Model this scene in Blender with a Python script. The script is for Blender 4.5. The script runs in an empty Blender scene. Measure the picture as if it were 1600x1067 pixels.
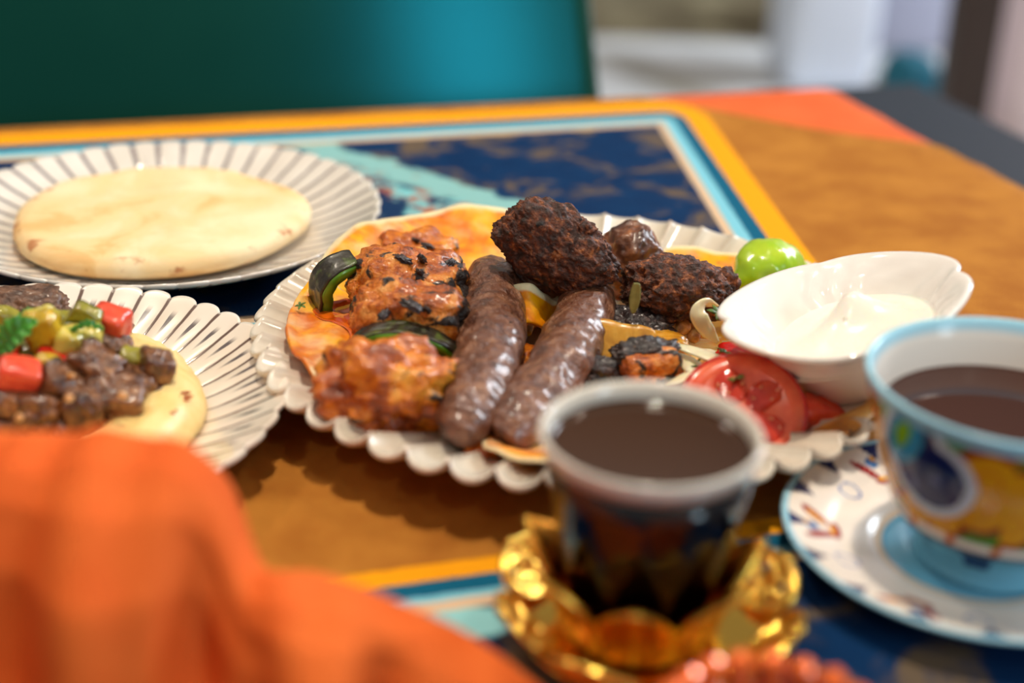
import bpy, bmesh, math, random
import numpy as np
from mathutils import Vector, Matrix, Euler, noise

S = bpy.context.scene
COL = S.collection
PI = math.pi
TABLE_H = 0.75          # everything is laid out with the table top at z = 0 and lifted by this at the end

# ------------------------------------------------------------------ camera, world, lights, exposure
PITCH, ROLL, CAM_H, F = 0.43240347, 0.02960011, 0.26873332, 2222.0
FWD = np.array([0, math.cos(PITCH), -math.sin(PITCH)])
_u = np.array([0, math.sin(PITCH), math.cos(PITCH)]); _r = np.array([1.0, 0, 0])
RT = math.cos(ROLL)*_r + math.sin(ROLL)*_u
UP = -math.sin(ROLL)*_r + math.cos(ROLL)*_u
EYE = np.array([0, 0, CAM_H])

cam_data = bpy.data.cameras.new('camera'); cam = bpy.data.objects.new('camera', cam_data); COL.objects.link(cam)
cam_data.sensor_width = 36.0; cam_data.lens = 36.0*F/1600.0
cam_data.clip_start = 0.02; cam_data.clip_end = 60
M = Matrix(((RT[0], UP[0], -FWD[0]), (RT[1], UP[1], -FWD[1]), (RT[2], UP[2], -FWD[2])))
cam.matrix_world = Matrix.Translation(Vector(EYE)) @ M.to_4x4()
cam_data.dof.use_dof = True
cam_data.dof.focus_distance = 0.612
cam_data.dof.aperture_fstop = 3.45
S.camera = cam

w = bpy.data.worlds.new('world'); S.world = w; w.use_nodes = True
w.node_tree.nodes['Background'].inputs[0].default_value = (1.0, 0.94, 0.87, 1)
w.node_tree.nodes['Background'].inputs[1].default_value = 0.24

def lamp(name, kind, loc, energy, color, size=0.05, target=None, sy=None):
    d = bpy.data.lights.new(name, kind); d.energy = energy; d.color = color
    if kind == 'AREA':
        d.shape = 'RECTANGLE' if sy else 'DISK'; d.size = size
        if sy: d.size_y = sy
    else:
        d.shadow_soft_size = size
    o = bpy.data.objects.new(name, d); COL.objects.link(o); o.location = loc
    if target is not None:
        o.rotation_euler = (Vector(target)-Vector(loc)).to_track_quat('-Z', 'Y').to_euler()
    return o
WARM = (1.0, 0.87, 0.70)
lamp('ceiling_and_fill_lamp', 'POINT', (0.06, 0.66, 1.75), 82, WARM, 0.03)
lamp('ceiling_and_fill_lamp', 'POINT', (-0.95, 1.45, 1.75), 30, WARM, 0.05)  # added fill lamp, like the next three, in place of even ambient light
lamp('ceiling_and_fill_lamp', 'POINT', (1.05, 1.30, 1.75), 20, WARM, 0.05)
lamp('ceiling_and_fill_lamp', 'POINT', (-0.75, -0.55, 1.75), 14, WARM, 0.05)
lamp('ceiling_and_fill_lamp', 'POINT', (0.85, -0.65, 1.75), 11, WARM, 0.05)
lamp('window_and_fill_light', 'AREA', (1.50, -0.82, 0.74), 13, (0.66, 0.87, 1.0), 0.42, (0.05, 1.1, 0), 1.0)
lamp('window_and_fill_light', 'AREA', (3.3, 3.6, 1.9), 190, (0.86, 0.93, 1.0), 1.4, (0.8, 4.2, -0.7), 1.6)  # added to brighten the far background, not a known window

S.view_settings.view_transform = 'Standard'; S.view_settings.look = 'None'
S.view_settings.gamma = 1.0; S.view_settings.use_curve_mapping = False
S.view_settings.exposure = 0.06
try:
    S.cycles.max_bounces = 10; S.cycles.transmission_bounces = 8; S.cycles.use_denoising = True
    S.cycles.caustics_refractive = False; S.cycles.caustics_reflective = False
    S.cycles.sample_clamp_indirect = 6.0
except Exception: pass

# ------------------------------------------------------------------ helpers
def at(px, py, z):
    """the point of the place at height z on the sight line of a pixel measured in the photograph"""
    d = FWD + (px-800)/F*RT - (py-533.5)/F*UP
    t = (z-CAM_H)/d[2]
    return Vector(EYE + t*d)

def lin(c): c /= 255.0; return c/12.92 if c <= .04045 else ((c+.055)/1.055)**2.4
def C(r, g, b): return (lin(r), lin(g), lin(b), 1)

class Mat:
    def __init__(s, name, **kw):
        s.m = bpy.data.materials.new(name); s.m.use_nodes = True; s.nt = s.m.node_tree
        s.b = s.nt.nodes['Principled BSDF']; s.o = None
        for k, v in kw.items(): s.set(k.replace('_', ' '), v)
    def set(s, k, v):
        i = s.b.inputs[k]
        if hasattr(v, 'is_linked'): s.nt.links.new(v, i)
        else: i.default_value = v
    def n(s, t, ins=(), **attrs):
        nd = s.nt.nodes.new(t)
        for k, v in attrs.items(): setattr(nd, k, v)
        for k, v in (ins.items() if isinstance(ins, dict) else enumerate(ins)):
            if v is None: continue
            if hasattr(v, 'is_linked'): s.nt.links.new(v, nd.inputs[k])
            else: nd.inputs[k].default_value = v
        return nd
    def math(s, op, a, b=None, c=None): return s.n('ShaderNodeMath', [a, b, c], operation=op).outputs[0]
    def add(s, a, b): return s.math('ADD', a, b)
    def sub(s, a, b): return s.math('SUBTRACT', a, b)
    def mul(s, a, b): return s.math('MULTIPLY', a, b)
    def co(s): 
        if s.o is None: s.o = s.n('ShaderNodeTexCoord').outputs['Object']
        return s.o
    def xyz(s):
        q = s.n('ShaderNodeSeparateXYZ', [s.co()]); return q.outputs
    def noise(s, scale, detail=4, rough=.55, dist=0, vec=None):
        return s.n('ShaderNodeTexNoise', {'Vector': vec or s.co(), 'Scale': scale, 'Detail': detail, 'Roughness': rough, 'Distortion': dist}).outputs[0]
    def voro(s, scale, feature='F1'):
        return s.n('ShaderNodeTexVoronoi', {'Vector': s.co(), 'Scale': scale}, feature=feature).outputs['Distance']
    def ss(s, v, a, b):
        n = s.n('ShaderNodeMapRange', {0: v, 1: a, 2: b}, interpolation_type='SMOOTHSTEP'); return n.outputs[0]
    def mix(s, f, a, b):
        n = s.n('ShaderNodeMix', {0: f, 6: a, 7: b}, data_type='RGBA'); return n.outputs[2]
    def ramp(s, f, stops, interp='LINEAR'):
        n = s.n('ShaderNodeValToRGB', [f]); r = n.color_ramp; r.interpolation = interp
        while len(r.elements) < len(stops): r.elements.new(1.0)
        for e, (p, c) in zip(r.elements, stops): e.position = p; e.color = c
        return n.outputs[0]
    def bump(s, h, strength=.5, dist=.001):
        s.set('Normal', s.n('ShaderNodeBump', {'Height': h, 'Strength': strength, 'Distance': dist}).outputs[0])
    def point(s): return s.n('ShaderNodeNewGeometry').outputs['Pointiness']
    def attr(s, name='Col'): return s.n('ShaderNodeAttribute', attribute_name=name).outputs['Color']

def link(name, me, mat, parent=None, loc=None, rot=None, smooth=True):
    o = bpy.data.objects.new(name, me); COL.objects.link(o)
    if mat is not None: me.materials.append(mat.m if isinstance(mat, Mat) else mat)
    if smooth: me.polygons.foreach_set('use_smooth', [True]*len(me.polygons))
    if parent: o.parent = parent
    if loc is not None: o.location = loc
    if rot is not None: o.rotation_euler = rot
    return o
def raw(name, V, Fc):
    me = bpy.data.meshes.new(name); me.from_pydata([tuple(v) for v in V], [], Fc); me.update(); return me
def build(name, V, Fc, mat, parent=None, loc=None, rot=None, smooth=True):
    return link(name, raw(name, V, Fc), mat, parent, loc, rot, smooth)
def tag(o, label=None, cat=None, group=None, kind=None):
    if label: o['label'] = label
    if cat: o['category'] = cat
    if group: o['group'] = group
    if kind: o['kind'] = kind
    return o
def empty(name, loc=(0, 0, 0), rot=(0, 0, 0)):
    o = bpy.data.objects.new(name, None); COL.objects.link(o); o.location = loc; o.rotation_euler = rot
    o.empty_display_size = .01; return o

_ico = {}
def ico(sub):
    if sub not in _ico:
        bm = bmesh.new(); bmesh.ops.create_icosphere(bm, subdivisions=sub, radius=1)
        _ico[sub] = (np.array([v.co[:] for v in bm.verts]), [tuple(v.index for v in f.verts) for f in bm.faces]); bm.free()
    return _ico[sub]
def blob(size, seed=0, sub=5, p=2.0, amp=.12, freq=1.6, amp2=.03, freq2=6, ridge=0.0, rfreq=8, sharp=False, taper=0.0):
    """a lump: superellipsoid of exponent p, bent by coarse and fine noise (amplitudes relative to its mean size)"""
    D, Fc = ico(sub); V = []
    off = Vector((seed*7.31, seed*3.77, seed*11.13)); s = Vector(size)*.5
    for d in D:
        v = Vector(d)
        k = (abs(v.x)**p+abs(v.y)**p+abs(v.z)**p)**(-1.0/p)
        g = 1 + amp*noise.fractal(v*freq+off, .8, 2.0, 3) + amp2*noise.fractal(v*freq2+off, .6, 2.1, 3)
        if ridge:
            q = 1-abs(noise.noise(v*rfreq+off)); q2 = 1-abs(noise.noise(v*rfreq*2.3-off))
            g += ridge*(q*q+.6*q2*q2-1.1)
        x = 1+taper*v.x
        V.append((v.x*k*g*s.x, v.y*k*g*s.y*x, v.z*k*g*s.z*x))
    return V, Fc

def spline(pts, n):
    P = [np.array(p, float) for p in pts]; P = [2*P[0]-P[1]]+P+[2*P[-1]-P[-2]]; out = []
    m = len(P)-3
    for i in range(n):
        t = i/(n-1)*m; k = min(int(t), m-1); t -= k
        a, b, c, d = P[k:k+4]
        out.append(.5*((2*b)+(-a+c)*t+(2*a-5*b+4*c-d)*t*t+(-a+3*b-3*c+d)*t**3))
    return np.array(out)
def tube(path, rad, n=10, m=None, flat=1.0, up=(0, 0, 1), seed=0, amp=0.0, freq=60, closed=False, amp2=0, freq2=200):
    """a swept tube; rad is a number or a list along the path; flat squeezes it along the local up"""
    m = m or max(8, len(path)*5)
    Q = spline(path, m); rad = [rad] if np.isscalar(rad) else rad
    R = np.interp(np.linspace(0, 1, m), np.linspace(0, 1, len(rad)), rad) if len(rad) > 1 else np.full(m, rad[0])
    V = []; Fc = []; off = Vector((seed*5.1, seed*2.3, seed*9.7))
    for i in range(m):
        if closed: T = Q[(i+1) % (m-1)]-Q[(i-1) % (m-1)]
        else: T = Q[min(i+1, m-1)]-Q[max(i-1, 0)]
        T = T/(np.linalg.norm(T)+1e-12); A = np.cross(T, up); A /= (np.linalg.norm(A)+1e-9); B = np.cross(A, T)
        for j in range(n):
            a = 2*PI*j/n; d = math.cos(a)*A+math.sin(a)*B*flat
            r = R[i]
            if amp or amp2:
                q = Vector(Q[i]+d*R[i])
                r *= 1+amp*noise.fractal(q*freq+off, .7, 2, 3)+(amp2*noise.noise(q*freq2+off) if amp2 else 0)
            V.append(Q[i]+d*r)
    for i in range(m-1):
        for j in range(n):
            k = (j+1) % n; Fc.append((i*n+j, i*n+k, (i+1)*n+k, (i+1)*n+j))
    if not closed:
        V.append(Q[0]); V.append(Q[-1]); a = len(V)-2
        for j in range(n):
            k = (j+1) % n; Fc.append((a, k, j)); Fc.append((a+1, (m-1)*n+j, (m-1)*n+k))
    return V, Fc
def join(*parts):
    V = []; Fc = []
    for v, f in parts:
        o = len(V); V += [tuple(x) for x in v]; Fc += [tuple(i+o for i in q) for q in f]
    return V, Fc
def shift(part, d): return [tuple(Vector(v)+Vector(d)) for v in part[0]], part[1]
def turn(part, mat): return [tuple(mat @ Vector(v)) for v in part[0]], part[1]

def sheet(fn, nu, nv, th, wrap=False):
    """a closed thin sheet: fn(u, v) in 0..1 gives its middle, th its thickness (number or fn(u, v))"""
    G = np.array([[fn(i/(nu-1), j/(nv-1)) for j in range(nv)] for i in range(nu)], float)
    du = np.gradient(G, axis=0); dv = np.gradient(G, axis=1)
    N = np.cross(du, dv); N /= (np.linalg.norm(N, axis=2, keepdims=True)+1e-12)
    T = np.array([[th(i/(nu-1), j/(nv-1)) if callable(th) else th for j in range(nv)] for i in range(nu)])[:, :, None]
    A = (G+N*T/2).reshape(-1, 3); B = (G-N*T/2).reshape(-1, 3); o = nu*nv; Fc = []
    for i in range(nu-1):
        for j in range(nv-1):
            a, b, c, d = i*nv+j, (i+1)*nv+j, (i+1)*nv+j+1, i*nv+j+1
            Fc.append((a, b, c, d)); Fc.append((o+d, o+c, o+b, o+a))
    E = [(i, 0) for i in range(nu)]+[(nu-1, j) for j in range(1, nv)]+[(i, nv-1) for i in range(nu-2, -1, -1)]+[(0, j) for j in range(nv-2, 0, -1)]
    for k in range(len(E)):
        a = E[k][0]*nv+E[k][1]; q = E[(k+1) % len(E)]; b = q[0]*nv+q[1]
        Fc.append((b, a, o+a, o+b))
    return list(A)+list(B), Fc

def lathe(prof, n, mod=None):
    """prof: list of (r, z, w); mod(theta, r, z, w) bends it; r = 0 at an end closes it"""
    V = []; Fc = []; rows = []
    for (r, z, wt) in prof:
        if r == 0: rows.append([len(V)]*n); V.append((0, 0, z)); continue
        row = []
        for j in range(n):
            a = 2*PI*j/n; rr, zz = mod(a, r, z, wt) if mod else (r, z)
            row.append(len(V)); V.append((rr*math.cos(a), rr*math.sin(a), zz))
        rows.append(row)
    for A, B in zip(rows, rows[1:]):
        for j in range(n):
            k = (j+1) % n
            q = [A[j], A[k], B[k], B[j]]; q2 = []
            for x in q:
                if x not in q2: q2.append(x)
            if len(q2) > 2: Fc.append(tuple(q2))
    return V, Fc
def rbox(size, r, seg=3, taper=0.0):
    bm = bmesh.new(); bmesh.ops.create_cube(bm, size=1)
    for v in bm.verts:
        k = 1-taper*(v.co.z+.5); v.co = (v.co.x*size[0]*k, v.co.y*size[1], v.co.z*size[2])
    bmesh.ops.bevel(bm, geom=bm.edges[:], offset=r, segments=seg, profile=.5, affect='EDGES')
    bm.verts.ensure_lookup_table(); bm.verts.index_update()
    out = ([v.co[:] for v in bm.verts], [tuple(v.index for v in f.verts) for f in bm.faces]); bm.free(); return out
def paint(o, cols):
    at_ = o.data.color_attributes.new('Col', 'FLOAT_COLOR', 'POINT')
    at_.data.foreach_set('color', np.asarray(cols, float).ravel())
def sst(x, a, b):
    t = min(1, max(0, (x-a)/(b-a))); return t*t*(3-2*t)

# ------------------------------------------------------------------ materials
def food(name, stops, scale, rough=.45, coat=.0, bump=.6, bscale=500, bdist=.0008, char=None, sss=0, detail=6, coatr=.2, spec=.5):
    """colour by noise; char = (threshold, softness, scale): burnt patches of their own shape"""
    m = Mat(name); f = m.noise(scale, detail, .62, .4); f = m.ss(f, .25, .75)
    c = m.ramp(f, stops)
    if char:
        q = m.noise(char[2], 5, .6, 1.0)
        p = m.ss(m.point(), .50, .60)
        q = m.add(q, m.mul(p, .12))
        c = m.mix(m.ss(q, char[0], char[0]+char[1]), c, C(26, 14, 10))
    m.set('Base Color', c); m.set('Roughness', rough); m.set('Specular IOR Level', spec)
    if coat: m.set('Coat Weight', coat); m.set('Coat Roughness', coatr)
    if sss: m.set('Subsurface Weight', sss); m.set('Subsurface Radius', (1, .5, .25)); m.set('Subsurface Scale', .004)
    h = m.add(m.noise(bscale, 4, .6), m.mul(m.noise(bscale*.3, 3, .6), 1.5))
    if bump: m.bump(h, bump, bdist)
    return m

M_CHICK = food('grilled_chicken', [(0, C(92, 34, 8)), (.32, C(174, 80, 10)), (.62, C(222, 128, 18)), (1, C(238, 174, 62))], 70, .36, .35, .7, 420, .0012, (.62, .09, 80), .05)
M_CHICK2 = food('charred_chicken', [(0, C(92, 36, 12)), (.33, C(176, 84, 18)), (.62, C(214, 122, 30)), (1, C(234, 172, 92))], 95, .38, .35, .9, 480, .0015, (.535, .08, 70), .03)
M_KOFTA = food('kofta_meat', [(0, C(66, 34, 22)), (.36, C(106, 62, 42)), (.68, C(126, 80, 56)), (1, C(160, 112, 82))], 150, .34, .6, 1.0, 280, .0030, (.66, .08, 160), .03, coatr=.22)
M_FALAFEL = food('falafel_crust', [(0, C(26, 12, 7)), (.42, C(70, 33, 17)), (.7, C(110, 54, 26)), (1, C(178, 108, 54))], 260, .6, .05, 1.0, 700, .0014, (.62, .1, 120), 0)
M_LAMB = food('lamb_meat', [(0, C(52, 26, 16)), (.4, C(104, 58, 34)), (.75, C(146, 88, 46)), (1, C(176, 112, 58))], 80, .35, .4, .7, 300, .001, (.6, .08, 110), .03)
M_BEEF = food('braised_beef', [(0, C(36, 17, 8)), (.35, C(88, 48, 24)), (.65, C(126, 78, 40)), (1, C(176, 120, 66))], 110, .34, .35, .7, 320, .0012, (.68, .08, 130), .02, coatr=.15)
M_CHAR = food('charred_onion', [(0, C(18, 12, 12)), (.6, C(44, 30, 30)), (1, C(92, 66, 60))], 200, .35, .4, 1.0, 500, .0014)
M_POTATO = food('roast_potato', [(0, C(170, 108, 16)), (.5, C(208, 148, 38)), (1, C(226, 178, 84))], 60, .28, .6, .3, 300, .0006, (.70, .06, 140), .1)
M_NUT = food('roast_nut', [(0, C(150, 86, 30)), (.5, C(204, 148, 84)), (1, C(228, 190, 140))], 180, .35, .3, .3, 400, .0004)
M_PITA = food('pita_crust', [(0, C(214, 158, 92)), (.35, C(232, 190, 128)), (.7, C(240, 212, 160)), (1, C(244, 226, 186))], 34, .7, 0, .25, 260, .0006, None, .05, 3)
M_HUMMUS = food('hummus_paste', [(0, C(226, 190, 112)), (.5, C(236, 206, 134)), (1, C(240, 216, 152))], 60, .45, .15, .35, 500, .0005, None, .12)
M_MINCE = food('browned_mince', [(0, C(50, 28, 18)), (.5, C(100, 66, 46)), (1, C(140, 98, 70))], 140, .45, .25, .9, 500, .001)

def veg(name, base, dark, scale=90, rough=.25, coat=.5, sss=.2, bump=.15, bs=300):
    m = Mat(name); f = m.ss(m.noise(scale, 3, .5), .3, .7)
    m.set('Base Color', m.mix(f, dark, base)); m.set('Roughness', rough); m.set('Coat Weight', coat); m.set('Coat Roughness', .12)
    if sss: m.set('Subsurface Weight', sss); m.set('Subsurface Radius', (1, .6, .3)); m.set('Subsurface Scale', .004)
    m.bump(m.noise(bs, 3), bump, .0006); return m
M_ONION = veg('raw_onion', C(240, 234, 206), C(222, 212, 170), 60, .3, .4, .3)
M_TOMATO = veg('tomato_flesh', C(238, 110, 72), C(226, 80, 50), 120, .25, .5, .25)
M_TOMSKIN = veg('tomato_skin', C(206, 34, 26), C(188, 24, 18), 60, .2, .5, .1, .05)
M_PULP = veg('tomato_pulp', C(214, 62, 34), C(190, 40, 24), 160, .15, .9, .3, .4)
M_SEED = veg('tomato_seed', C(226, 142, 92), C(214, 112, 70), 200, .3, .5, .2)
M_DICE = veg('diced_tomato', C(230, 88, 52), C(218, 62, 36), 90, .35, .3, .25)
M_PICKLE = veg('pickle_yellow', C(214, 178, 40), C(172, 136, 22), 70, .25, .6, .25)
M_PICKLEG = veg('pickle_green', C(172, 164, 52), C(116, 110, 20), 80, .25, .6, .25)
M_CUKE = veg('pickle_pale', C(222, 210, 110), C(196, 178, 62), 90, .25, .6, .3)
M_PSKIN = veg('pickle_skin', C(92, 100, 18), C(60, 66, 10), 90, .25, .6, .1)
M_MINT = veg('mint_leaf', C(62, 148, 34), C(30, 104, 20), 160, .4, .2, .15, .9, 420)
M_HERB = veg('parsley_leaf', C(84, 128, 36), C(52, 92, 24), 160, .45, .1, .1)
M_LETTUCE = veg('pickled_pepper', C(186, 212, 40), C(140, 186, 16), 50, .25, .6, .25)
M_PEPFLESH = veg('pepper_flesh', C(104, 160, 34), C(64, 120, 18), 100, .3, .5, .2)
M_PEPCHAR = food('pepper_burnt_skin', [(0, C(20, 16, 12)), (.55, C(46, 40, 24)), (1, C(84, 104, 40))], 150, .4, .3, .5, 350, .0006)
M_DRYLEAF = veg('dry_leaf', C(150, 150, 92), C(120, 122, 66), 160, .6, 0, .05, .4)
M_YOG = Mat('thick_yogurt', Base_Color=C(250, 244, 232), Roughness=.22, Subsurface_Weight=.3, Subsurface_Scale=.005, Coat_Weight=.3)
M_PORC = Mat('white_porcelain', Base_Color=C(244, 240, 236), Roughness=.12, Coat_Weight=.6, Coat_Roughness=.05)
M_SKEW = food('bamboo', [(0, C(190, 130, 50)), (1, C(224, 180, 100))], 120, .5, 0, .2, 400)

# flatbread soaked in sauce: yellow to orange, red smears, pale dry edge (the edge is an attribute of the sheet)
m = Mat('sauced_flatbread')
f = m.ss(m.noise(34, 4, .6, .6), .32, .68); g2 = m.ss(m.noise(85, 5, .6, .8), .58, .72)
c = m.ramp(f, [(0, C(208, 100, 10)), (.3, C(232, 136, 2)), (.72, C(244, 172, 3)), (1, C(246, 182, 10))])
c = m.mix(m.mul(g2, .75), c, C(176, 58, 10))
ed = m.n('ShaderNodeAttribute', attribute_name='edge').outputs['Fac']
c = m.mix(m.ss(m.add(ed, m.mul(m.sub(m.noise(60, 3), .5), .4)), .70, .95), c, C(240, 222, 178))
m.set('Base Color', c); m.set('Specular IOR Level', .3); m.set('Roughness', .42); m.set('Coat Weight', .08); m.set('Coat Roughness', .15)
m.set('Subsurface Weight', .08); m.set('Subsurface Scale', .003)
m.bump(m.add(m.noise(240, 4), m.mul(m.noise(70, 3), 2)), .5, .0008); M_LAVASH = m
M_CRISP = food('toasted_flatbread', [(0, C(150, 84, 16)), (.5, C(206, 142, 48)), (1, C(232, 188, 104))], 70, .45, .2, .5, 260, .0008, (.66, .08, 110))
M_SAUCE = veg('pepper_sauce', C(222, 104, 14), C(186, 56, 8), 80, .2, .8, .05, .7, 240)

def plate_glaze(name, N, base, shade, line, centre_line, r0, R, width=.09):
    m = Mat(name); X = m.xyz(); th = m.math('ARCTAN2', X[1], X[0])
    q = m.mul(th, N/(2*PI)); r = m.math('SQRT', m.add(m.mul(X[0], X[0]), m.mul(X[1], X[1])))
    wob = m.mul(m.sub(m.noise(45, 3), .5), .16)
    fr = m.math('FRACT', m.add(m.add(q, wob), 200.0))                       # 0.5 in the groove, 0 / 1 on the petal's middle
    dg = m.math('ABSOLUTE', m.sub(fr, .5)); dc = m.sub(.5, dg)
    band = m.mul(m.ss(r, r0, r0*1.12), m.sub(1.0, m.ss(r, R*.985, R*1.0)))
    lg = m.mul(m.sub(1.0, m.ss(dg, width*.5, width)), band)
    up = m.mul(m.ss(r, r0*1.2, r0*1.34), m.sub(1.0, m.ss(r, R*.9, R*.95)))
    wc = m.mul(width*1.2, m.ss(r, r0*1.1, R*.94))
    lc = m.mul(m.sub(1.0, m.math('GREATER_THAN', dc, wc)), up)
    c = m.mix(m.ss(m.noise(28, 3), .35, .7), base, shade)
    c = m.mix(m.mul(lg, line[3] if len(line) > 3 else 1), c, line[:3]+(1,))
    if centre_line: c = m.mix(m.mul(lc, .9), c, centre_line)
    m.set('Base Color', c); m.set('Roughness', .22); m.set('Coat Weight', .7); m.set('Coat Roughness', .06)
    return m
M_PL_MAIN = plate_glaze('petal_glaze', 50, C(226, 218, 204), C(212, 200, 182), C(150, 112, 84)[:3]+(.28,), None, .095, .135, .07)
M_PL_LEFT = plate_glaze('striped_glaze', 46, C(240, 230, 218), C(232, 218, 202), C(84, 52, 40)[:3]+(.95,), C(58, 44, 56), .068, .104, .085)
M_PL_BREAD = plate_glaze('ribbed_glaze', 46, C(232, 226, 218), C(222, 214, 204), C(112, 98, 104)[:3]+(.9,), None, .070, .1083, .13)

# ------------------------------------------------------------------ the table and its cloths
A16 = math.radians(16.5); E1 = Vector((math.cos(A16), math.sin(A16), 0)); E2 = Vector((-math.sin(A16), math.cos(A16), 0))
S1, T1 = .527, .948                 # back right corner of the table in (E1, E2)
S0, T0 = -.95, .03
def st(s, t, z=0): return E1*s+E2*t+Vector((0, 0, z))

def cloth_mat():
    m = Mat('printed_cloth'); X = m.xyz(); x, y = X[0], X[1]
    ca, sa = math.cos(A16), math.sin(A16)
    s = m.add(m.mul(x, ca), m.mul(y, sa)); t = m.sub(m.mul(y, ca), m.mul(x, sa))
    wv = m.mul(m.sub(m.noise(160, 2), .5), .0015)
    def rrect(a, b, cx, cy, hx, hy, r):
        ax = m.sub(m.math('ABSOLUTE', m.sub(a, cx)), hx-r); ay = m.sub(m.math('ABSOLUTE', m.sub(b, cy)), hy-r)
        qx = m.math('MAXIMUM', ax, 0.0); qy = m.math('MAXIMUM', ay, 0.0)
        L = m.math('SQRT', m.add(m.mul(qx, qx), m.mul(qy, qy)))
        ins = m.math('MINIMUM', m.math('MAXIMUM', ax, ay), 0.0)
        return m.add(m.mul(m.add(m.sub(L, r), ins), -1.0), wv)          # depth inside the outline
    # ground: tan suede
    gr = m.ss(m.noise(26, 5, .6), .3, .7); fine = m.noise(900, 2, .6)
    tan = m.mix(gr, C(164, 102, 38), C(190, 128, 52)); tan = m.mix(m.mul(fine, .35), tan, C(120, 72, 26))
    # inside of a panel: navy with worn gold
    gold = m.ss(m.noise(23, 5, .65, .8), .49, .63)
    navy = m.mix(m.mul(gold, .75), m.mix(m.noise(40, 2), C(8, 34, 72), C(13, 54, 96)), C(116, 96, 64))
    n0 = m.noise(55, 4, .6); q = m.add(m.add(m.mul(m.sub(x, -.1), -.645), m.mul(m.sub(y, .862), -.764)), m.mul(m.sub(n0, .5), .03))
    rust = m.mix(m.ss(m.noise(48, 4, .6), .46, .56), C(24, 50, 86), m.mix(m.ss(m.noise(70, 3), .4, .6), C(166, 92, 62), C(120, 190, 196)))
    turq = m.mix(m.ss(m.noise(75, 3), .62, .7), C(132, 182, 182), C(176, 128, 96))
    band = m.mix(m.ss(q, .020, .032), turq, rust)
    navy1 = m.mix(m.mul(m.ss(q, -.002, .004), m.sub(1.0, m.ss(q, .15, .16))), navy, band)
    dx = m.sub(x, at(735, 968, 0).x); dy = m.sub(y, at(735, 968, 0).y)
    dd = m.add(m.math('SQRT', m.add(m.mul(dx, dx), m.mul(m.mul(dy, dy), 3.0))), m.mul(m.sub(n0, .5), .012))
    navy2 = m.mix(m.ss(dd, .017, .012), navy, C(140, 200, 204))
    Y, TE, LB, CR = C(238, 160, 20), C(16, 92, 124), C(122, 192, 212), C(210, 180, 148)
    def stripes(base, d, inner, b):
        c = base; e = .0006
        for lo, col in zip((0,)+b, (Y, TE, LB, CR, inner)):
            c = m.mix(m.ss(d, lo-e, lo+e), c, col)
        return c
    a = m.sub(s, m.mul(m.sub(t, .86), .198))
    tb = m.mul(t, .70)
    d1 = rrect(a, tb, (-.75+.395)/2, (.555+.932)/2*.70, (.395+.75)/2, (.932-.555)/2*.70, .034)
    c = stripes(tan, d1, navy1, (.017, .0265, .0345, .0400))
    d2 = rrect(s, t, -.0, (.393+.03)/2, 1.2, (.393-.03)/2, .03)
    c = stripes(c, d2, navy2, (.0095, .0178, .0215, .0270))
    m.set('Base Color', c); m.set('Roughness', .75); m.set('Specular IOR Level', .06)
    m.bump(m.add(m.noise(1100, 3), m.mul(m.noise(420, 3), 1.5)), .45, .0006)
    return m
def weave(name, c1, c2, rough=.8, sheen=.4):
    m = Mat(name); X = m.xyz()
    wv = m.add(m.math('SINE', m.mul(X[0], 5200)), m.math('SINE', m.mul(X[1], 5200)))
    m.set('Base Color', m.mix(m.ss(m.noise(30, 3), .3, .7), c1, c2)); m.set('Roughness', rough); m.set('Sheen Weight', sheen*.3)
    m.set('Sheen Tint', c2); m.set('Specular IOR Level', .2); m.bump(m.add(m.noise(1200, 2), m.mul(wv, .2)), .3, .0003); return m
M_CLOTH = cloth_mat(); M_ORANGE = weave('orange_linen', C(214, 92, 40), C(226, 104, 50)); M_NAPKIN = weave('napkin_linen', C(216, 92, 32), C(226, 106, 42), .8, .2)
M_WOOD = food('dark_table_wood', [(0, C(40, 30, 26)), (1, C(64, 48, 40))], 20, .5, 0, .1)

t_ = tag(empty('dining_table', st(-.2, .5, 0)), 'wooden dining table hidden under orange and tan printed cloths', 'table')
tm = turn(rbox((S1-S0-.004, T1-T0-.004, .03), .004), Matrix.Rotation(A16, 4, 'Z'))
cx = st((S0+S1)/2, (T0+T1)/2, -.0185)
build('tabletop', tm[0], tm[1], M_WOOD, t_, cx-t_.location, smooth=False)
for ss_, tt_ in ((S0+.1, T0+.1), (S1-.1, T0+.1), (S0+.1, T1-.1), (S1-.1, T1-.1)):
    build('leg', *shift(lathe([(0, -.75, 0), (.025, -.75, 0), (.03, -.033, 0), (0, -.033, 0)], 12), st(ss_, tt_)), M_WOOD, t_, -t_.location)

def drape(s0, s1, t0, t1, drop, ztop, corner=None):
    """a cloth over the table: flat on top, then hanging by drop with soft folds"""
    def fn(u, v):
        s = s0-drop+(s1-s0+2*drop)*u; t = t0-drop+(t1-t0+2*drop)*v
        os_ = max(0, s-s1)-max(0, s0-s); ot = max(0, t-t1)-max(0, t0-t)
        z = ztop; cs, ct = min(max(s, s0), s1), min(max(t, t0), t1)
        d = max(abs(os_), abs(ot))
        if d > 0:
            r = .008; k = min(d/(r*1.57), 1); ex = r*math.sin(k*PI/2); z -= r*(1-math.cos(k*PI/2))+max(0, d-r*1.57)
            ex += .012*min(1, d/.08)*(.5+.5*math.sin((s*17+t*23)*PI*1.3))
            if os_: cs += math.copysign(ex, os_)
            if ot: ct += math.copysign(ex, ot)
        elif s > .40 and t > .3:
            z += .0022*max(0, noise.noise(Vector((s*14, t*14, 0))))*sst(s, .40, .47)
        return st(cs, ct, z)
    return fn
o = build('orange_tablecloth', *sheet(drape(S0, S1, T0, T1, .12, -.0022), 110, 80, .001), M_ORANGE)
tag(o, 'plain orange tablecloth showing at the far right table corner', 'tablecloth')
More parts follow.
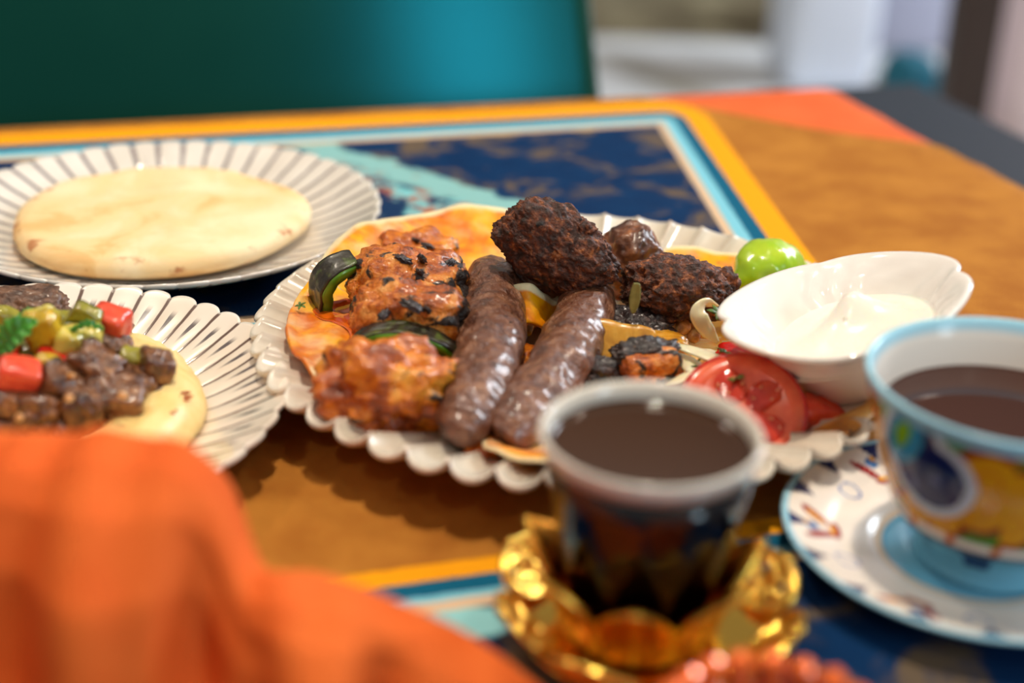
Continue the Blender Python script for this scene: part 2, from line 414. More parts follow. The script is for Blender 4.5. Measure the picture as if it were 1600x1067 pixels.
# the printed cloth lies on it and leaves the far right corner free; its right side hangs over the table edge
def printed(u, v):
    t = T0+.002+(T1-.0006-T0-.002)*v
    cut = np.interp(t, [.30, .76, .80, .85, .92, T1], [S1+.1, S1+.1, S1-.006, .455, .40, .372])
    s = S0+.002+(cut-S0-.002)*u
    z = -.0007
    p = st(min(s, S1), t)
    if s > S1:
        d = s-S1; k = min(d/.0125, 1); ex = .0088*math.sin(k*PI/2)+.013*min(1, d/.08)*(.5+.5*math.sin((s*17+t*23)*PI*1.3))
        p = st(S1+ex, t); z -= .008*(1-math.cos(k*PI/2))+max(0, d-.0125)
    elif s > .40 and t > .3:
        z += .0026*max(0, noise.noise(Vector((s*14, t*14, 0))))*sst(s, .40, .47)+.0002
    p.z = z; return p
o = build('printed_tablecloth', *sheet(printed, 150, 110, .0008), M_CLOTH)
tag(o, 'tan printed tablecloth with navy panels framed in yellow and teal stripes', 'tablecloth')

# ------------------------------------------------------------------ plates
def plate(name, R, H, N, flat, scoop, scal, mat, loc, label, petal=.5, rot=0):
    pr = []
    fl = flat*R; rim = .0032
    pr += [(0, .003, 0), (fl*.85, .003, 0), (fl*.9, .0, 0), (fl*.99, .0, 0), (fl*1.05, .0035, 0)]
    for k in range(7):
        q = (k+1)/7; r = fl*1.05+(R-fl*1.05)*q; pr.append((r-.0005, .0035+(H-.0035-.0028)*q**1.25, sst(q, .0, .55)))
    pr += [(R+.0008, H-.0014, 1), (R+.0004, H+.0001, 1)]
    for k in range(16):
        q = 1-(k+.4)/16; r = fl+(R-fl)*q; pr.append((r, .006+(H-.006)*q**1.35, sst(q, .0, .6)))
    pr += [(fl*.92, .0057, 0), (fl*.5, .0056, 0), (0, .0056, 0)]
    def mod(a, r, z, wt):
        x = (a*N/(2*PI)) % 1.0; p = 2*(x if x < .5 else x-1)           # -1..1 across a petal, 0 at its middle
        e = math.sqrt(max(0, 1-.96*p*p))
        rr = r*(1-scal*wt*wt*(1-e)*sst(r, R*.72, R)) if r > R*.72 else r
        return rr, z+wt*scoop*((1-e)-.3)
    V, Fc = lathe(pr, N*12, mod)
    o = build(name, V, Fc, mat, loc=loc, rot=(0, 0, rot)); tag(o, label, 'plate'); return o
PM = Vector((.0287, .553, 0)); PB = Vector((-.1801, .6917, 0)); PL = Vector((-.191, .4766, 0))
plate('petal_plate', .138, .0235, 50, .56, .0048, .046, M_PL_MAIN, PM+Vector((0, 0, .0002)), 'large cream petal-edged plate carrying the mixed grill')
plate('ribbed_plate', .1098, .0215, 46, .60, -.0016, .03, M_PL_BREAD, PB+Vector((0, 0, .0002)), 'ribbed white plate under the pita bread at far left')
plate('striped_plate', .1058, .0215, 46, .60, -.0016, .035, M_PL_LEFT, PL+Vector((0, 0, .0002)), 'white scalloped plate with dark brown stripes under the hummus')
def plate_z(r, R=.138, H=.0235, flat=.56):
    fl = flat*R; q = max(0, (r-fl)/(R-fl)); return .006+(H-.006)*q**1.35

# ------------------------------------------------------------------ pita
def pita_mod(a, r, z, wt):
    k = 1+.02*math.sin(3*a+1)+.012*math.sin(5*a)
    zz = z+(.0014*noise.noise(Vector((r*math.cos(a)*24, r*math.sin(a)*28, 3)))+.0008*noise.noise(Vector((r*math.cos(a)*90, r*math.sin(a)*90, 5))))*wt
    return r*k, zz
R_ = .0745
pr = [(0, .0, 0), (R_*.7, .0005, 0), (R_*.93, .0022, .2), (R_*.99, .0055, .3), (R_, .0085, .4), (R_*.985, .0112, .6), (R_*.94, .0132, 1)]+[(R_*q, .0132+.0015*(1-q), 1) for q in (.88, .8, .7, .6, .5, .4, .3, .2, .1)]+[(0, .0148, 1)]
M_PITA2 = Mat('baked_pita'); m = M_PITA2; X = m.xyz(); r = m.math('SQRT', m.add(m.mul(X[0], X[0]), m.mul(X[1], X[1])))
f = m.ss(m.noise(26, 5, .55, .5), .3, .7)
c = m.ramp(f, [(0, C(224, 178, 114)), (.25, C(236, 202, 146)), (.6, C(234, 206, 156)), (1, C(240, 220, 180))])
c = m.mix(m.mul(m.mul(m.ss(m.noise(70, 3, .5), .55, .68), m.ss(r, R_*.86, R_*.96)), .8), c, C(176, 96, 40))
m.set('Base Color', c); m.set('Roughness', .7); m.set('Subsurface Weight', .06); m.set('Subsurface Scale', .004); m.bump(m.noise(240, 4), .3, .0006)
o = build('pita_bread', *lathe(pr, 120, pita_mod), M_PITA2, loc=at(252, 345, .014)*1); o.location.z = .0072
tag(o, 'round pale pita bread lying on the ribbed white plate', 'bread')

# ------------------------------------------------------------------ flatbread under the grill
def edge_attr(o, nu, nv, fn):
    a = o.data.attributes.new('edge', 'FLOAT', 'POINT')
    E = [fn(i/(nu-1), j/(nv-1)) for i in range(nu) for j in range(nv)]
    a.data.foreach_set('value', E+[min(1, e+.75) for e in E])
def lavash(name, th0, th1, r0, r1, lift, seed, label, wav=.006, nu=70, nv=30, mat=None, rv=.06, th=.0014, over=0.0):
    off = Vector((seed*3.3, seed*1.7, 0))
    def fn(u, v):
        a = math.radians(th0+(th1-th0)*u)
        w0 = noise.noise(Vector((u*3.1, 0, seed*2.0)))
        ro = r1*(1+rv*w0)*(1-.25*(abs(2*u-1)**6)); ri = r0*(1+.2*noise.noise(Vector((u*4, 5, seed))))
        a += math.radians(5)*noise.noise(Vector((v*3, seed, 2)))*abs(2*u-1)
        r = ri+(ro-ri)*v; p = Vector((r*math.cos(a), r*math.sin(a), 0))
        z = plate_z(min(r, .137))+.0022+lift*sst(v, .25, 1)+wav*(noise.noise(p*26+off))*sst(v, .0, .6)+.0016*noise.noise(p*80+off)
        p.z = max(z, plate_z(min(r, .137))+.0030); return p
    o = build(name, *sheet(fn, nu, nv, th), mat or M_LAVASH, loc=PM)
    edge_attr(o, nu, nv, lambda u, v: max(sst(v, .965, 1.0), sst(u, .98, 1)*.6, sst(u, .02, 0)*.6))
    return tag(o, label, 'bread', 'flatbread pieces under the grill')
lavash('flatbread', 94, 168, .030, .133, .0085, 1, 'big yellow sauced flatbread sheet behind the chicken pieces', .005)
lavash('flatbread', 12, 70, .03, .119, .004, 2, 'sauced flatbread sheet behind the right falafel and pepper', .004)
lavash('flatbread', -150, 20, .0, .098, .0, 3, 'flatbread sheet lying flat under kofta, tomato and bowl', .002, over=1)
# folded piece at the left: a pocket that opens to the right
def fold(u, v):
    a = math.radians(166+(217-166)*u); r = .068+(.1235-.068)*v*(1-.06*(2*u-1)**2)
    z = plate_z(r)+.005+.009*math.sin(PI*min(1, v*1.1))*math.sin(PI*u)**.6+.004*sst(v, .7, 1)*math.sin(PI*u)+.006*sst(u, .3, 0)*v
    p = Vector((r*math.cos(a), r*math.sin(a), z)); p.z += .0042*noise.noise(p*46)+.0014*noise.noise(p*130); return p
o = build('flatbread', *sheet(fold, 60, 36, .0016), M_LAVASH, loc=PM); edge_attr(o, 60, 36, lambda u, v: sst(u, .8, .97)*sst(v, .5, .9))
tag(o, 'folded flatbread piece soaked in orange sauce at the left plate rim', 'bread', 'flatbread pieces under the grill')
o = build('sauce_smear', *sheet(lambda u, v: fold(.08+.84*u, .06+.80*v*(.8+.2*math.sin(u*9)))+Vector((0, 0, .0011+.0012*noise.noise(Vector((u*7, v*7, 1))))), 60, 44, lambda u, v: .0014*(math.sin(PI*u)*math.sin(PI*v))**.5+.00005), M_SAUCE, loc=PM)
tag(o, 'glossy orange pepper sauce smeared on the folded flatbread', 'sauce')
lavash('flatbread', 246, 284, .075, .119, .003, 6, 'flatbread scrap poking out in front of the two koftas', .004)
co_ = spline([at(1258, 706, .015), at(1300, 692, .0205), at(1345, 668, .0225), at(1384, 632, .0215)], 40)
ci_ = spline([at(1280, 672, .0125), at(1312, 652, .0135), at(1345, 634, .0150), at(1372, 616, .0170)], 40)
def curl(u, v):
    k = u*39; a = int(min(k, 38)); f = k-a; o_ = co_[a]*(1-f)+co_[a+1]*f; i_ = ci_[a]*(1-f)+ci_[a+1]*f
    p = Vector(i_*(1-v)+o_*v); p.z += .0035*math.sin(PI*v)+.0012*noise.noise(p*90); return p
o = build('flatbread', *sheet(curl, 50, 24, .0016), M_CRISP)
tag(o, 'toasted brown flatbread curl under the bowl by the tea cup', 'bread', 'flatbread pieces under the grill')
p = at(838, 502, .020)
o = build('flatbread', *sheet(lambda u, v: Vector(((u-.5)*.026, (v-.5)*.016+.004*(u-.5)**2*4, .006*math.sin(u*5)+.009*v+.001*noise.noise(Vector((u*6, v*6, 9))))), 24, 16, .0014), M_LAVASH, loc=p, rot=(.35, 0, .3))
edge_attr(o, 24, 16, lambda u, v: sst(v, .5, .9))
tag(o, 'torn flatbread bit curling up between the two koftas', 'bread', 'flatbread pieces under the grill')
o = build('wooden_skewer', *tube([at(505, 490, .022), at(556, 512, .024), at(600, 530, .025)], .0014, 8), M_SKEW)
tag(o, 'thin wooden skewer end sticking out left of the chicken', 'skewer')

# ------------------------------------------------------------------ chicken, peppers, koftas, falafel
def lump(name, px, py, z, size, mat, label, cat, seed, rot=(0, 0, 0), group=None, **kw):
    o = build(name, *blob(size, seed, **kw), mat, loc=at(px, py, z), rot=rot)
    return tag(o, label, cat, group)
G1 = 'chicken pieces off the skewer'
lump('grilled_chicken', 604, 604, .027, (.050, .036, .034), M_CHICK, 'bright orange grilled chicken chunk nearest the front plate rim', 'chicken', 3, (0, .1, .15), G1, p=2.6, amp=.34, freq=1.9, amp2=.06, freq2=5, ridge=.07, rfreq=2.2)
lump('grilled_chicken', 640, 505, .029, (.047, .026, .034), M_CHICK2, 'chicken chunk with burnt top wedged behind the middle pepper strip', 'chicken', 5, (0, 0, -.1), G1, p=3, amp=.2, freq=1.7, amp2=.05, freq2=5, ridge=.05, rfreq=4)
lump('grilled_chicken', 640, 455, .030, (.050, .034, .036), M_CHICK2, 'largest browned chicken chunk beside the green pepper at left', 'chicken', 8, (0, 0, .1), G1, p=3.2, amp=.18, freq=1.6, amp2=.05, freq2=5, ridge=.05, rfreq=4)
lump('grilled_chicken', 650, 402, .020, (.040, .030, .025), M_CHICK, 'farthest chicken chunk against the yellow flatbread sheet', 'chicken', 12, (0, 0, .3), G1, p=2.6, amp=.22, freq=1.6, amp2=.05, freq2=5, ridge=.04, rfreq=4)
def flakes(par, spots):
    mw = Matrix.LocRotScale(par.location, par.rotation_euler, None).inverted()
    for k, (px, py, dz, sz) in enumerate(spots):
        p = at(px, py, par.location.z+dz-.0012)
        f = build('burnt_flake', *blob((sz*.9, sz*.55, sz*.28), 200+k, 4, 2.4, .45, 2.4, .2, 6), M_CHAR, par, mw @ p, (k, .4, k*2))
CKL = [o for o in S.objects if o.name.startswith('grilled_chicken')]
flakes(CKL[1], [(644, 478, .016, .010), (668, 484, .014, .006), (600, 492, .012, .006), (700, 500, .008, .006)])
flakes(CKL[2], [(624, 446, .015, .008), (655, 425, .016, .006), (592, 412, .016, .008), (630, 405, .019, .009), (660, 404, .019, .008), (700, 414, .014, .007), (560, 420, .012, .006)])
flakes(CKL[3], [(668, 384, .012, .007), (648, 376, .012, .006)])
flakes(CKL[0], [(548, 552, .010, .007)])
def pepper(px, py, z, rad, a0, a1, th, depth, rot, label, seed):
    e = tag(empty('pepper_slice', at(px, py, z), rot), label, 'pepper', 'charred green pepper pieces')
    def arc(rr, t2, dep):
        def fn(u, v):
            a = math.radians(a0+(a1-a0)*u); r = rr*(1+.10*noise.noise(Vector((u*2.2, seed, 0)))); r += .0006*noise.noise(Vector((u*9, v*4, seed)))
            return Vector((r*math.cos(a), (v-.5)*dep*(1-.25*(2*u-1)**4), r*math.sin(a)*.82))
        return sheet(fn, 40, 12, lambda u, v: t2*(.35+.65*min(1, 4*min(u, 1-u)+.1)))
    build('flesh', *arc(rad, th, depth), M_PEPFLESH, e)
    sk = build('skin', *arc(rad+th*.5+.0004, .0013, depth*.98), M_PEPCHAR, e); sk['label'] = 'blackened blistered pepper skin'
pepper(633, 583, .013, .0235, 22, 165, .0052, .009, (.15, 0, -.05), 'green pepper strip with black burnt skin arched behind front chicken', 2)
pepper(566, 455, .027, .020, 115, 235, .0048, .014, (.2, .25, .55), 'green pepper piece with burnt edge standing left of the chicken', 4)

def kofta(pts, rad, label, seed):
    V, Fc = tube(pts, rad, 44, 150, .92, seed=seed, amp=.10, freq=70, amp2=.06, freq2=240)
    o = build('kofta_kebab', V, Fc, M_KOFTA); return tag(o, label, 'kebab', 'two kofta kebabs')
RK = [.004, .0105, .0128, .0136, .0138, .0138, .0134, .0128, .0122, .0108, .0085, .0035]
kofta([at(764, 418, .026), at(770, 450, .027), at(768, 520, .026), at(752, 600, .024), at(722, 660, .021), at(700, 688, .016)], RK, 'left kofta kebab beside the chicken pieces', 1)
kofta([at(930, 455, .026), at(918, 480, .0265), at(885, 550, .024), at(838, 625, .021), at(800, 672, .018), at(783, 692, .015)], [r*.95 for r in RK], 'right kofta kebab running from the falafel to the front rim', 2)
lump('lamb_chunk', 836, 452, .026, (.030, .026, .026), M_LAMB, 'reddish lamb chunk squeezed between the two kofta tops', 'meat', 21, (0, .3, .3), 'lamb chunks on the grill plate', p=2.6, amp=.2, amp2=.05)
lump('lamb_chunk', 980, 406, .030, (.026, .026, .032), M_LAMB, 'smooth brown lamb chunk behind the topmost falafel', 'meat', 24, (.2, .4, .5), 'lamb chunks on the grill plate', p=3.2, amp=.16, amp2=.03)
GF = 'dark fried falafel'
Q = Vector((.80, -.18, -.42)).to_track_quat('X', 'Z').to_euler()
o = lump('falafel', 872, 387, .050, (.052, .031, .034), M_FALAFEL, 'topmost oblong falafel with crumbly crust lying on the koftas', 'falafel', 31, Q, GF, sub=6, p=2.4, amp=.17, freq=1.7, amp2=.055, freq2=11, ridge=.022, rfreq=7, taper=-.12)
o = lump('falafel', 1058, 453, .032, (.046, .033, .029), M_FALAFEL, 'rounded falafel with dry leaf in front of the bowl', 'falafel', 35, (0, .08, .0), GF, sub=6, p=2.3, amp=.20, freq=1.8, amp2=.055, freq2=11, ridge=.022, rfreq=7)
lump('crumb', 848, 330, .064, (.014, .012, .011), M_FALAFEL, 'knobbly brown crumb on the top end of the upper falafel', 'crumb', 37, (0, 0, 0), 'falafel crumbs', sub=4, amp=.3, amp2=.1)
lump('crumb', 915, 360, .060, (.009, .008, .009), M_FALAFEL, 'small dark crumb on the back of the upper falafel', 'crumb', 39, (0, 0, 0), 'falafel crumbs', sub=4, amp=.3, amp2=.1)
lump('crumb', 1130, 440, .030, (.014, .012, .014), M_FALAFEL, 'dark crumb at the right end of the leafed falafel', 'crumb', 41, (0, 0, 0), 'falafel crumbs', sub=4, amp=.35, amp2=.1)
p = at(992, 466, .034)-Vector((0, .016, 0)); 
def dl(u, v): 
    wd = .0032*(math.sin(PI*min(1, .08+u*.92))**.5); return Vector(((v-.5)*2*wd*.7, -.0006*abs(v-.5), (.5-u)*.0155))
o = build('dry_leaf', *sheet(dl, 24, 9, .0005), M_DRYLEAF, loc=at(992, 466, .034), rot=(.25, .05, -.1)); o.location = o.location.lerp(Vector(EYE), .036); tag(o, 'narrow dry green leaf stuck on the front of the falafel', 'leaf')
lump('charred_onion', 1000, 512, .019, (.032, .022, .016), M_CHAR, 'flat blackened onion under the leafed falafel', 'onion', 44, (0, 0, .1), 'burnt onion pieces', p=2.5, amp=.25, amp2=.1, ridge=.06)
lump('charred_onion', 935, 590, .017, (.022, .020, .016), M_CHAR, 'blackened onion piece against the right kofta', 'onion', 46, (0, .1, .3), 'burnt onion pieces', p=2.5, amp=.25, amp2=.1, ridge=.05)
lump('charred_onion', 1004, 552, .026, (.026, .016, .010), M_CHAR, 'burnt onion strip on top of the orange chicken cube', 'onion', 48, (.1, -.1, .2), 'burnt onion pieces', p=2.3, amp=.3, amp2=.12, ridge=.08)
lump('grilled_chicken', 1012, 578, .019, (.026, .020, .020), M_CHICK2, 'brown-orange chicken cube behind the coffee glass rim', 'chicken', 50, (0, -.1, .25), G1, p=4, amp=.15, amp2=.04)
o = build('potato_slice', *turn(blob((.028, .022, .009), 52, 5, 6, .04, 1.5, .01, 5), Euler((.85, .12, -.12)).to_matrix().to_4x4()), M_POTATO, loc=at(968, 546, .022)); tag(o, 'golden roast potato slice leaning beside the right kofta', 'potato')
lump('grilled_chicken', 1020, 545, .017, (.03, .02, .014), M_POTATO, 'yellow chicken scrap behind the burnt onion strip', 'chicken', 53, (0, 0, -.1), G1, p=3, amp=.15, amp2=.04)
for k, (px, py, z, s) in enumerate([(1046, 512, .018, .0085), (1066, 511, .0185, .009), (1083, 505, .018, .008), (1034, 528, .015, .006), (1058, 528, .015, .0065), (1084, 525, .015, .007), (1100, 520, .015, .0065), (1074, 496, .020, .006)]):
    lump('roasted_nut', px, py, z, (s, s*.85, s*.9), M_NUT, ['pale roasted nut farthest left in the heap below the right falafel', 'large roasted nut in the middle of the heap', 'roasted nut at the right end of the top row of the heap', 'small roasted nut at the burnt onion end of the heap', 'small roasted nut at the front of the heap', 'roasted nut at the front right of the heap by the onion', 'roasted nut farthest right, touching the hooked onion', 'roasted nut on top of the heap against the falafel'][k], 'nut', 60+k, (0, 0, k), 'roasted nuts below the falafel', sub=3, amp=.1, amp2=.02)
for k, (px, py, z, s) in enumerate([(770, 640, .010, .012), (820, 560, .012, .013), (870, 640, .010, .012), (905, 620, .011, .014), (760, 700, .013, .012)]):
    lump('chicken_scrap', px, py, z, (s*1.5, s, s*.6), M_CHICK, ['orange scrap between the kofta ends', 'orange scrap in the gap of the koftas', 'orange scrap under the right kofta', 'orange scrap beside the right kofta middle', 'orange scrap in front of the left kofta tip'][k], 'scrap', 70+k, (0, 0, k), 'orange scraps among the koftas', sub=4, amp=.3, amp2=.08)

# onions
def strip(pts, w, label, flat=.3, up=(0, 0, 1)):
    o = build('onion_strip', *tube(pts, [w*.15, w*.8, w, w, w*.9, w*.2], 12, 48, flat, up), M_ONION); return tag(o, label, 'onion', 'raw onion strips')
strip([at(1122, 478, .032), at(1100, 474, .036), at(1092, 492, .033), at(1104, 515, .027), at(1122, 535, .022)], .0038, 'hooked white onion strip standing beside the bowl lip', .45, (0, 1, .3))
strip([at(1040, 535, .025), at(1090, 550, .0265), at(1140, 570, .0245), at(1190, 590, .021)], .0040, 'longest pale onion strip reaching under the bowl')
strip([at(1062, 552, .022), at(1082, 573, .0215), at(1105, 590, .019)], .0050, 'short wide onion strip below the longest one', .3)
strip([at(1040, 600, .022), at(1090, 586, .024), at(1135, 590, .023), at(1165, 600, .021)], .0042, 'yellowish onion strip along the top of the tomato slice')
strip([at(1150, 556, .022), at(1166, 570, .019), at(1170, 590, .015)], .0016, 'thin white onion thread hanging under the bowl lip', .7)
strip([at(1095, 545, .016), at(1120, 555, .015), at(1150, 560, .014)], .0036, 'onion strip half hidden behind the longest strip')
strip([at(1268, 640, .012), at(1272, 655, .011), at(1270, 668, .010)], .0014, 'thin onion thread in front of the bowl base', .7)
strip([at(1250, 632, .013), at(1262, 638, .012), at(1258, 650, .011)], .0018, 'curled onion end beside the red tomato wedge', .6)
# tomato slice
Tq = Euler((math.radians(38), math.radians(-14), math.radians(8)))
e = tag(empty('tomato_slice', at(1158, 648, .0185), Tq), 'thick round tomato slice leaning in front of the bowl', 'tomato')
Rt = .0250
build('flesh', *lathe([(0, -.004, 0), (Rt*.93, -.004, 0), (Rt*.97, -.002, 0), (Rt*.97, .002, 0), (Rt*.93, .0038, 0), (Rt*.70, .0036, 0), (Rt*.62, .0026, 0), (Rt*.3, .0026, 0), (0, .0034, 0)], 64), M_TOMATO, e)
sk = build('skin', *lathe([(Rt*.96, -.0042, 0), (Rt*1.0, -.0026, 0), (Rt*1.015, 0, 0), (Rt*1.0, .0026, 0), (Rt*.95, .0041, 0), (Rt*.93, .0036, 0), (Rt*.955, 0, 0), (Rt*.96, -.0042, 0)], 64), M_TOMSKIN, e)
for k in range(5):
    a = k*2*PI/5+.4
    pu = build('pulp', *turn(blob((.0165, .0105, .0032), 80+k, 4, 2.4, .15), Matrix.Rotation(a, 4, 'Z')), M_PULP, e, (Rt*.46*math.cos(a), Rt*.46*math.sin(a), .0026))
    for q in range(4):
        build('seed', *turn(blob((.0022, .0013, .0008), q, 2), Matrix.Rotation(q*1.3, 4, 'Z')), M_SEED, pu, (.0048*math.cos(q*1.7+k), .0030*math.sin(q*1.7+k), .0012))
o = build('tomato_wedge', *blob((.022, .016, .016), 91, 5, 4, .1), M_DICE, loc=at(1272, 652, .015), rot=(.2, .3, .4)); tag(o, 'red tomato wedge between the tomato slice and bowl base', 'tomato')
o = build('tomato_wedge', *blob((.026, .012, .010), 93, 5, 4, .1), M_TOMSKIN, loc=at(1168, 562, .014), rot=(0, .1, -.2)); tag(o, 'dark red tomato wedge behind the onion strips', 'tomato')
# pickled pepper behind the bowl
o = build('pickled_pepper', *tube([at(1146, 448, .019), at(1172, 428, .024), at(1200, 408, .028), at(1232, 408, .024), at(1256, 420, .020)], [.0035, .010, .0135, .0105, .004], 24, 60, .75, seed=4, amp=.18, freq=60), M_LETTUCE); tag(o, 'glossy light green pickled pepper behind the white bowl', 'pepper')
def herb(px, py, z, label, seed, s=1.0):
    parts = []
    for k in range(5):
        a = k*1.256+seed; parts.append(tube([(0, 0, 0), (.0018*s*math.cos(a), .0018*s*math.sin(a), .0006), (.0036*s*math.cos(a), .0036*s*math.sin(a), .0002)], [.0003*s, .0010*s, .0002], 6, 8, .3))
    o = build('parsley_leaf', *join(*parts), M_HERB, loc=at(px, py, z), rot=(.4, 0, seed)); tag(o, label, 'herb', 'parsley flecks')
herb(1122, 490, .036, 'parsley sprig at the hooked onion by the bowl lip', 1, 1.5)
herb(1132, 551, .025, 'parsley fleck tucked under the bowl lip', 2, 1.2)
herb(1092, 574, .022, 'parsley fleck on the short wide onion strip', 3)
herb(1150, 592, .030, 'parsley fleck on the top edge of the tomato slice', 4, 1.2)
herb(1098, 560, .024, 'tiny parsley fleck on the longest onion strip', 5, .7)
herb(470, 478, .028, 'parsley fleck on the left tip of the folded flatbread', 6, .7)

# ------------------------------------------------------------------ bowl with yogurt
HB = .034; RB = .0485; KB = .845
BETA = Euler((math.radians(-1), math.radians(-15), 0)).to_matrix()
rim_c = at(1316, 474, .053); base = rim_c-BETA @ Vector((0, 0, HB))
def bowl_mod(a, r, z, wt):
    q = abs(math.cos(2*a)) if False else 0
    def cusp(a0, wdt): 
        d = abs((a-a0+PI) % (2*PI)-PI); return math.exp(-(d/wdt)**1.3)
    k = 1-wt*(.085*cusp(0, .11)+.085*cusp(PI, .11)+.075*cusp(PI/2, .22)+.075*cusp(3*PI/2, .22))
    k *= 1+wt*.02*math.cos(4*(a-PI/4))*-1
    zz = z+wt*(.0022*math.cos(2*a))
    return r*k, zz
pr = [(0, .0018, 0), (.021, .0018, 0), (.023, 0, 0), (.026, 0, 0), (.0272, .002, 0), (.033, .012, 0), (.040, .024, .15), (.047, .033, .5), (.0545, .0385, 1), (.0572, .0398, 1), (.0578, .0412, 1), (.0570, .0424, 1), (.0550, .0420, 1)]
def relief(r, a): return 0
inner = [(.0525, .0403), (.050, .0386), (.0475, .0366), (.045, .0344), (.0425, .0318), (.040, .0288), (.0375, .0254), (.035, .0216), (.032, .0170), (.028, .0120), (.023, .0080), (.016, .0056), (.008, .0050)]
pr += [(r, z, sst(r, .036, .055)+0.0001) for r, z in inner]+[(0, .005, 0)]
def bowl_mod2(a, r, z, wt):
    rr, zz = bowl_mod(a, r, z, wt)
    if .034 < r < .0526 and z > .02 and abs(wt-(sst(r, .036, .055)+.0001)) < 1e-9:            # embossed scrollwork on the inside of the wall
        e = math.sin(a*18+2.5*math.sin(a*4)+math.sin(r*420)*1.6)*math.sin((r-.034)/.0186*PI)
        zz += .0011*e
    return rr, zz
o = build('sauce_bowl', *turn(lathe(pr, 240, bowl_mod2), Matrix.Scale(KB, 4)), M_PORC, loc=base, rot=BETA.to_euler()); tag(o, 'small white four-lobed porcelain bowl tilted on the plate rim', 'bowl')
def yog(u, v):
    a = 2*PI*u; r = .041*v
    x, y = r*math.cos(a), r*math.sin(a)
    z = .0245+.0012*math.sin(a*2+r*90)*sst(r, 0, .03)
    z += .0135*math.exp(-((x-.006)**2+(y-.010)**2)/.00011)+.004*math.exp(-((x+.008)**2+(y-.004)**2)/.0003)
    z += .0035*math.exp(-((x-.020)**2+(y-.004)**2)/.00008)
    z -= x*math.tan(math.radians(-15))*.55*sst(v, .0, .5)*-1*-1
    return Vector((x, y, z))
V = []; Fc = []
nu, nv = 72, 22
for j in range(nv):
    for i in range(nu): V.append(yog(i/nu, (j+.02)/(nv-1)*.98))
for j in range(nv-1):
    for i in range(nu): k = (i+1) % nu; Fc.append((j*nu+i, (j+1)*nu+i, (j+1)*nu+k, j*nu+k))
Fc.append(tuple(range(nu-1, -1, -1))); lowr = len(V)
for i in range(nu): q = V[(nv-1)*nu+i]; V.append(Vector((q.x*.62, q.y*.62, .0128)))
for i in range(nu): k = (i+1) % nu; Fc.append(((nv-1)*nu+i, lowr+i, lowr+k, (nv-1)*nu+k))
Fc.append(tuple(lowr+i for i in range(nu)))
V = [Vector(v)*KB for v in V]
o = build('yogurt_dip', V, Fc, M_YOG, loc=base, rot=BETA.to_euler()); tag(o, 'smooth white yogurt dip with a peak inside the white bowl', 'yogurt')

# ------------------------------------------------------------------ hummus plate
HC = PL+Vector((0, 0, .0))
def hum_mod(a, r, z, wt):
    p = Vector((r*math.cos(a), r*math.sin(a), 0))
    return r*(1+.03*noise.noise(Vector((math.cos(a)*1.6, math.sin(a)*1.6, 4)))*(1 if r > .05 else .3)), z+wt*(.0022*noise.noise(p*60)+.0011*math.sin(r*420+a*2)+.0010*noise.noise(p*150)+.0006*noise.noise(p*300))
prh = [(0, .0061, 0), (.060, .0061, 0), (.0715, .0085, .1), (.0735, .012, .5), (.0725, .0165, 1), (.0690, .0205, 1), (.0640, .0228, 1), (.0590, .0236, 1), (.054, .0230, 1), (.049, .0205, 1), (.044, .0170, 1), (.038, .0140, .6), (.028, .0120, .3), (.015, .0112, .2), (0, .011, 0)]
def hz(r): return float(np.interp(r, [0, .028, .044, .049, .054, .059, .069, .0735], [.011, .012, .017, .0205, .023, .0236, .0205, .012]))
o = build('hummus_mound', *lathe(prh, 160, hum_mod), M_HUMMUS, loc=PL); tag(o, 'smooth ring of hummus spread on the striped plate', 'hummus')
M_PAP = veg('paprika', C(196, 92, 20), C(160, 60, 10), 100, .5, .1, 0)
parts = []
for k, (px, py) in enumerate([(280, 610), (292, 605), (268, 616), (275, 624), (264, 628), (284, 618), (258, 640), (266, 637), (268, 580), (290, 612), (256, 622)]):
    p = at(px, py, .0235); r = (Vector((p.x, p.y, 0))-Vector((PL.x, PL.y, 0))).length
    parts += [shift(blob((.0030, .0009, .0006), i, 2), (p.x-PL.x+random.Random(k*9+i).uniform(-.0025, .0025), p.y-PL.y+random.Random(k*7+i).uniform(-.0012, .0012), hz(r)+.0008)) for i in range(6)]
o = build('paprika_dusting', *join(*parts), M_PAP, loc=PL); tag(o, 'red-brown paprika dusting on the hummus ring', 'spice', None, 'stuff')
GB = 'braised beef cubes on the hummus'
def beef(px, py, z, size, label, seed, rot=(0, 0, 0), mat=None, name='beef_cube', **kw):
    kw.setdefault('p', 4.5); kw.setdefault('amp', .16); kw.setdefault('amp2', .05); kw.setdefault('freq2', 5)
    lump(name, px, py, z, size, mat or M_BEEF, label, 'meat', seed, rot, GB, **kw)
beef(241, 580, .027, (.0125, .013, .016), 'dark beef cube at the far right of the pile on hummus', 1, (.2, .35, .5), p=7, amp=.08)
beef(168, 545, .029, (.018, .014, .014), 'beef cube just below the large tomato dice', 2, (.3, .2, .3))
beef(150, 578, .032, (.019, .015, .016), 'pale-edged beef cube tilted in the middle of the pile', 3, (.2, .4, -.3), p=6)
beef(205, 603, .024, (.018, .016, .014), 'beef cube left of the bare hummus ring', 4, (.1, .3, .6))
beef(178, 628, .024, (.022, .018, .017), 'round glossy beef cube in the front of the pile', 5, (.3, .1, .2))
beef(205, 650, .018, (.018, .016, .012), 'beef cube on the hummus next to the napkin fold', 6, (.1, .2, .9))
beef(130, 650, .022, (.014, .013, .022), 'upright pale beef strip behind the napkin top', 7, (.2, .1, .3), p=6)
beef(100, 612, .028, (.020, .017, .017), 'beef cube right of the front tomato dice', 8, (.2, .5, .2))
beef(62, 640, .024, (.021, .018, .016), 'beef cube in front of the front tomato dice', 9, (.0, .3, .5))
beef(14, 630, .026, (.022, .02, .018), 'beef cube at the left picture edge', 10, (.2, .2, .1))
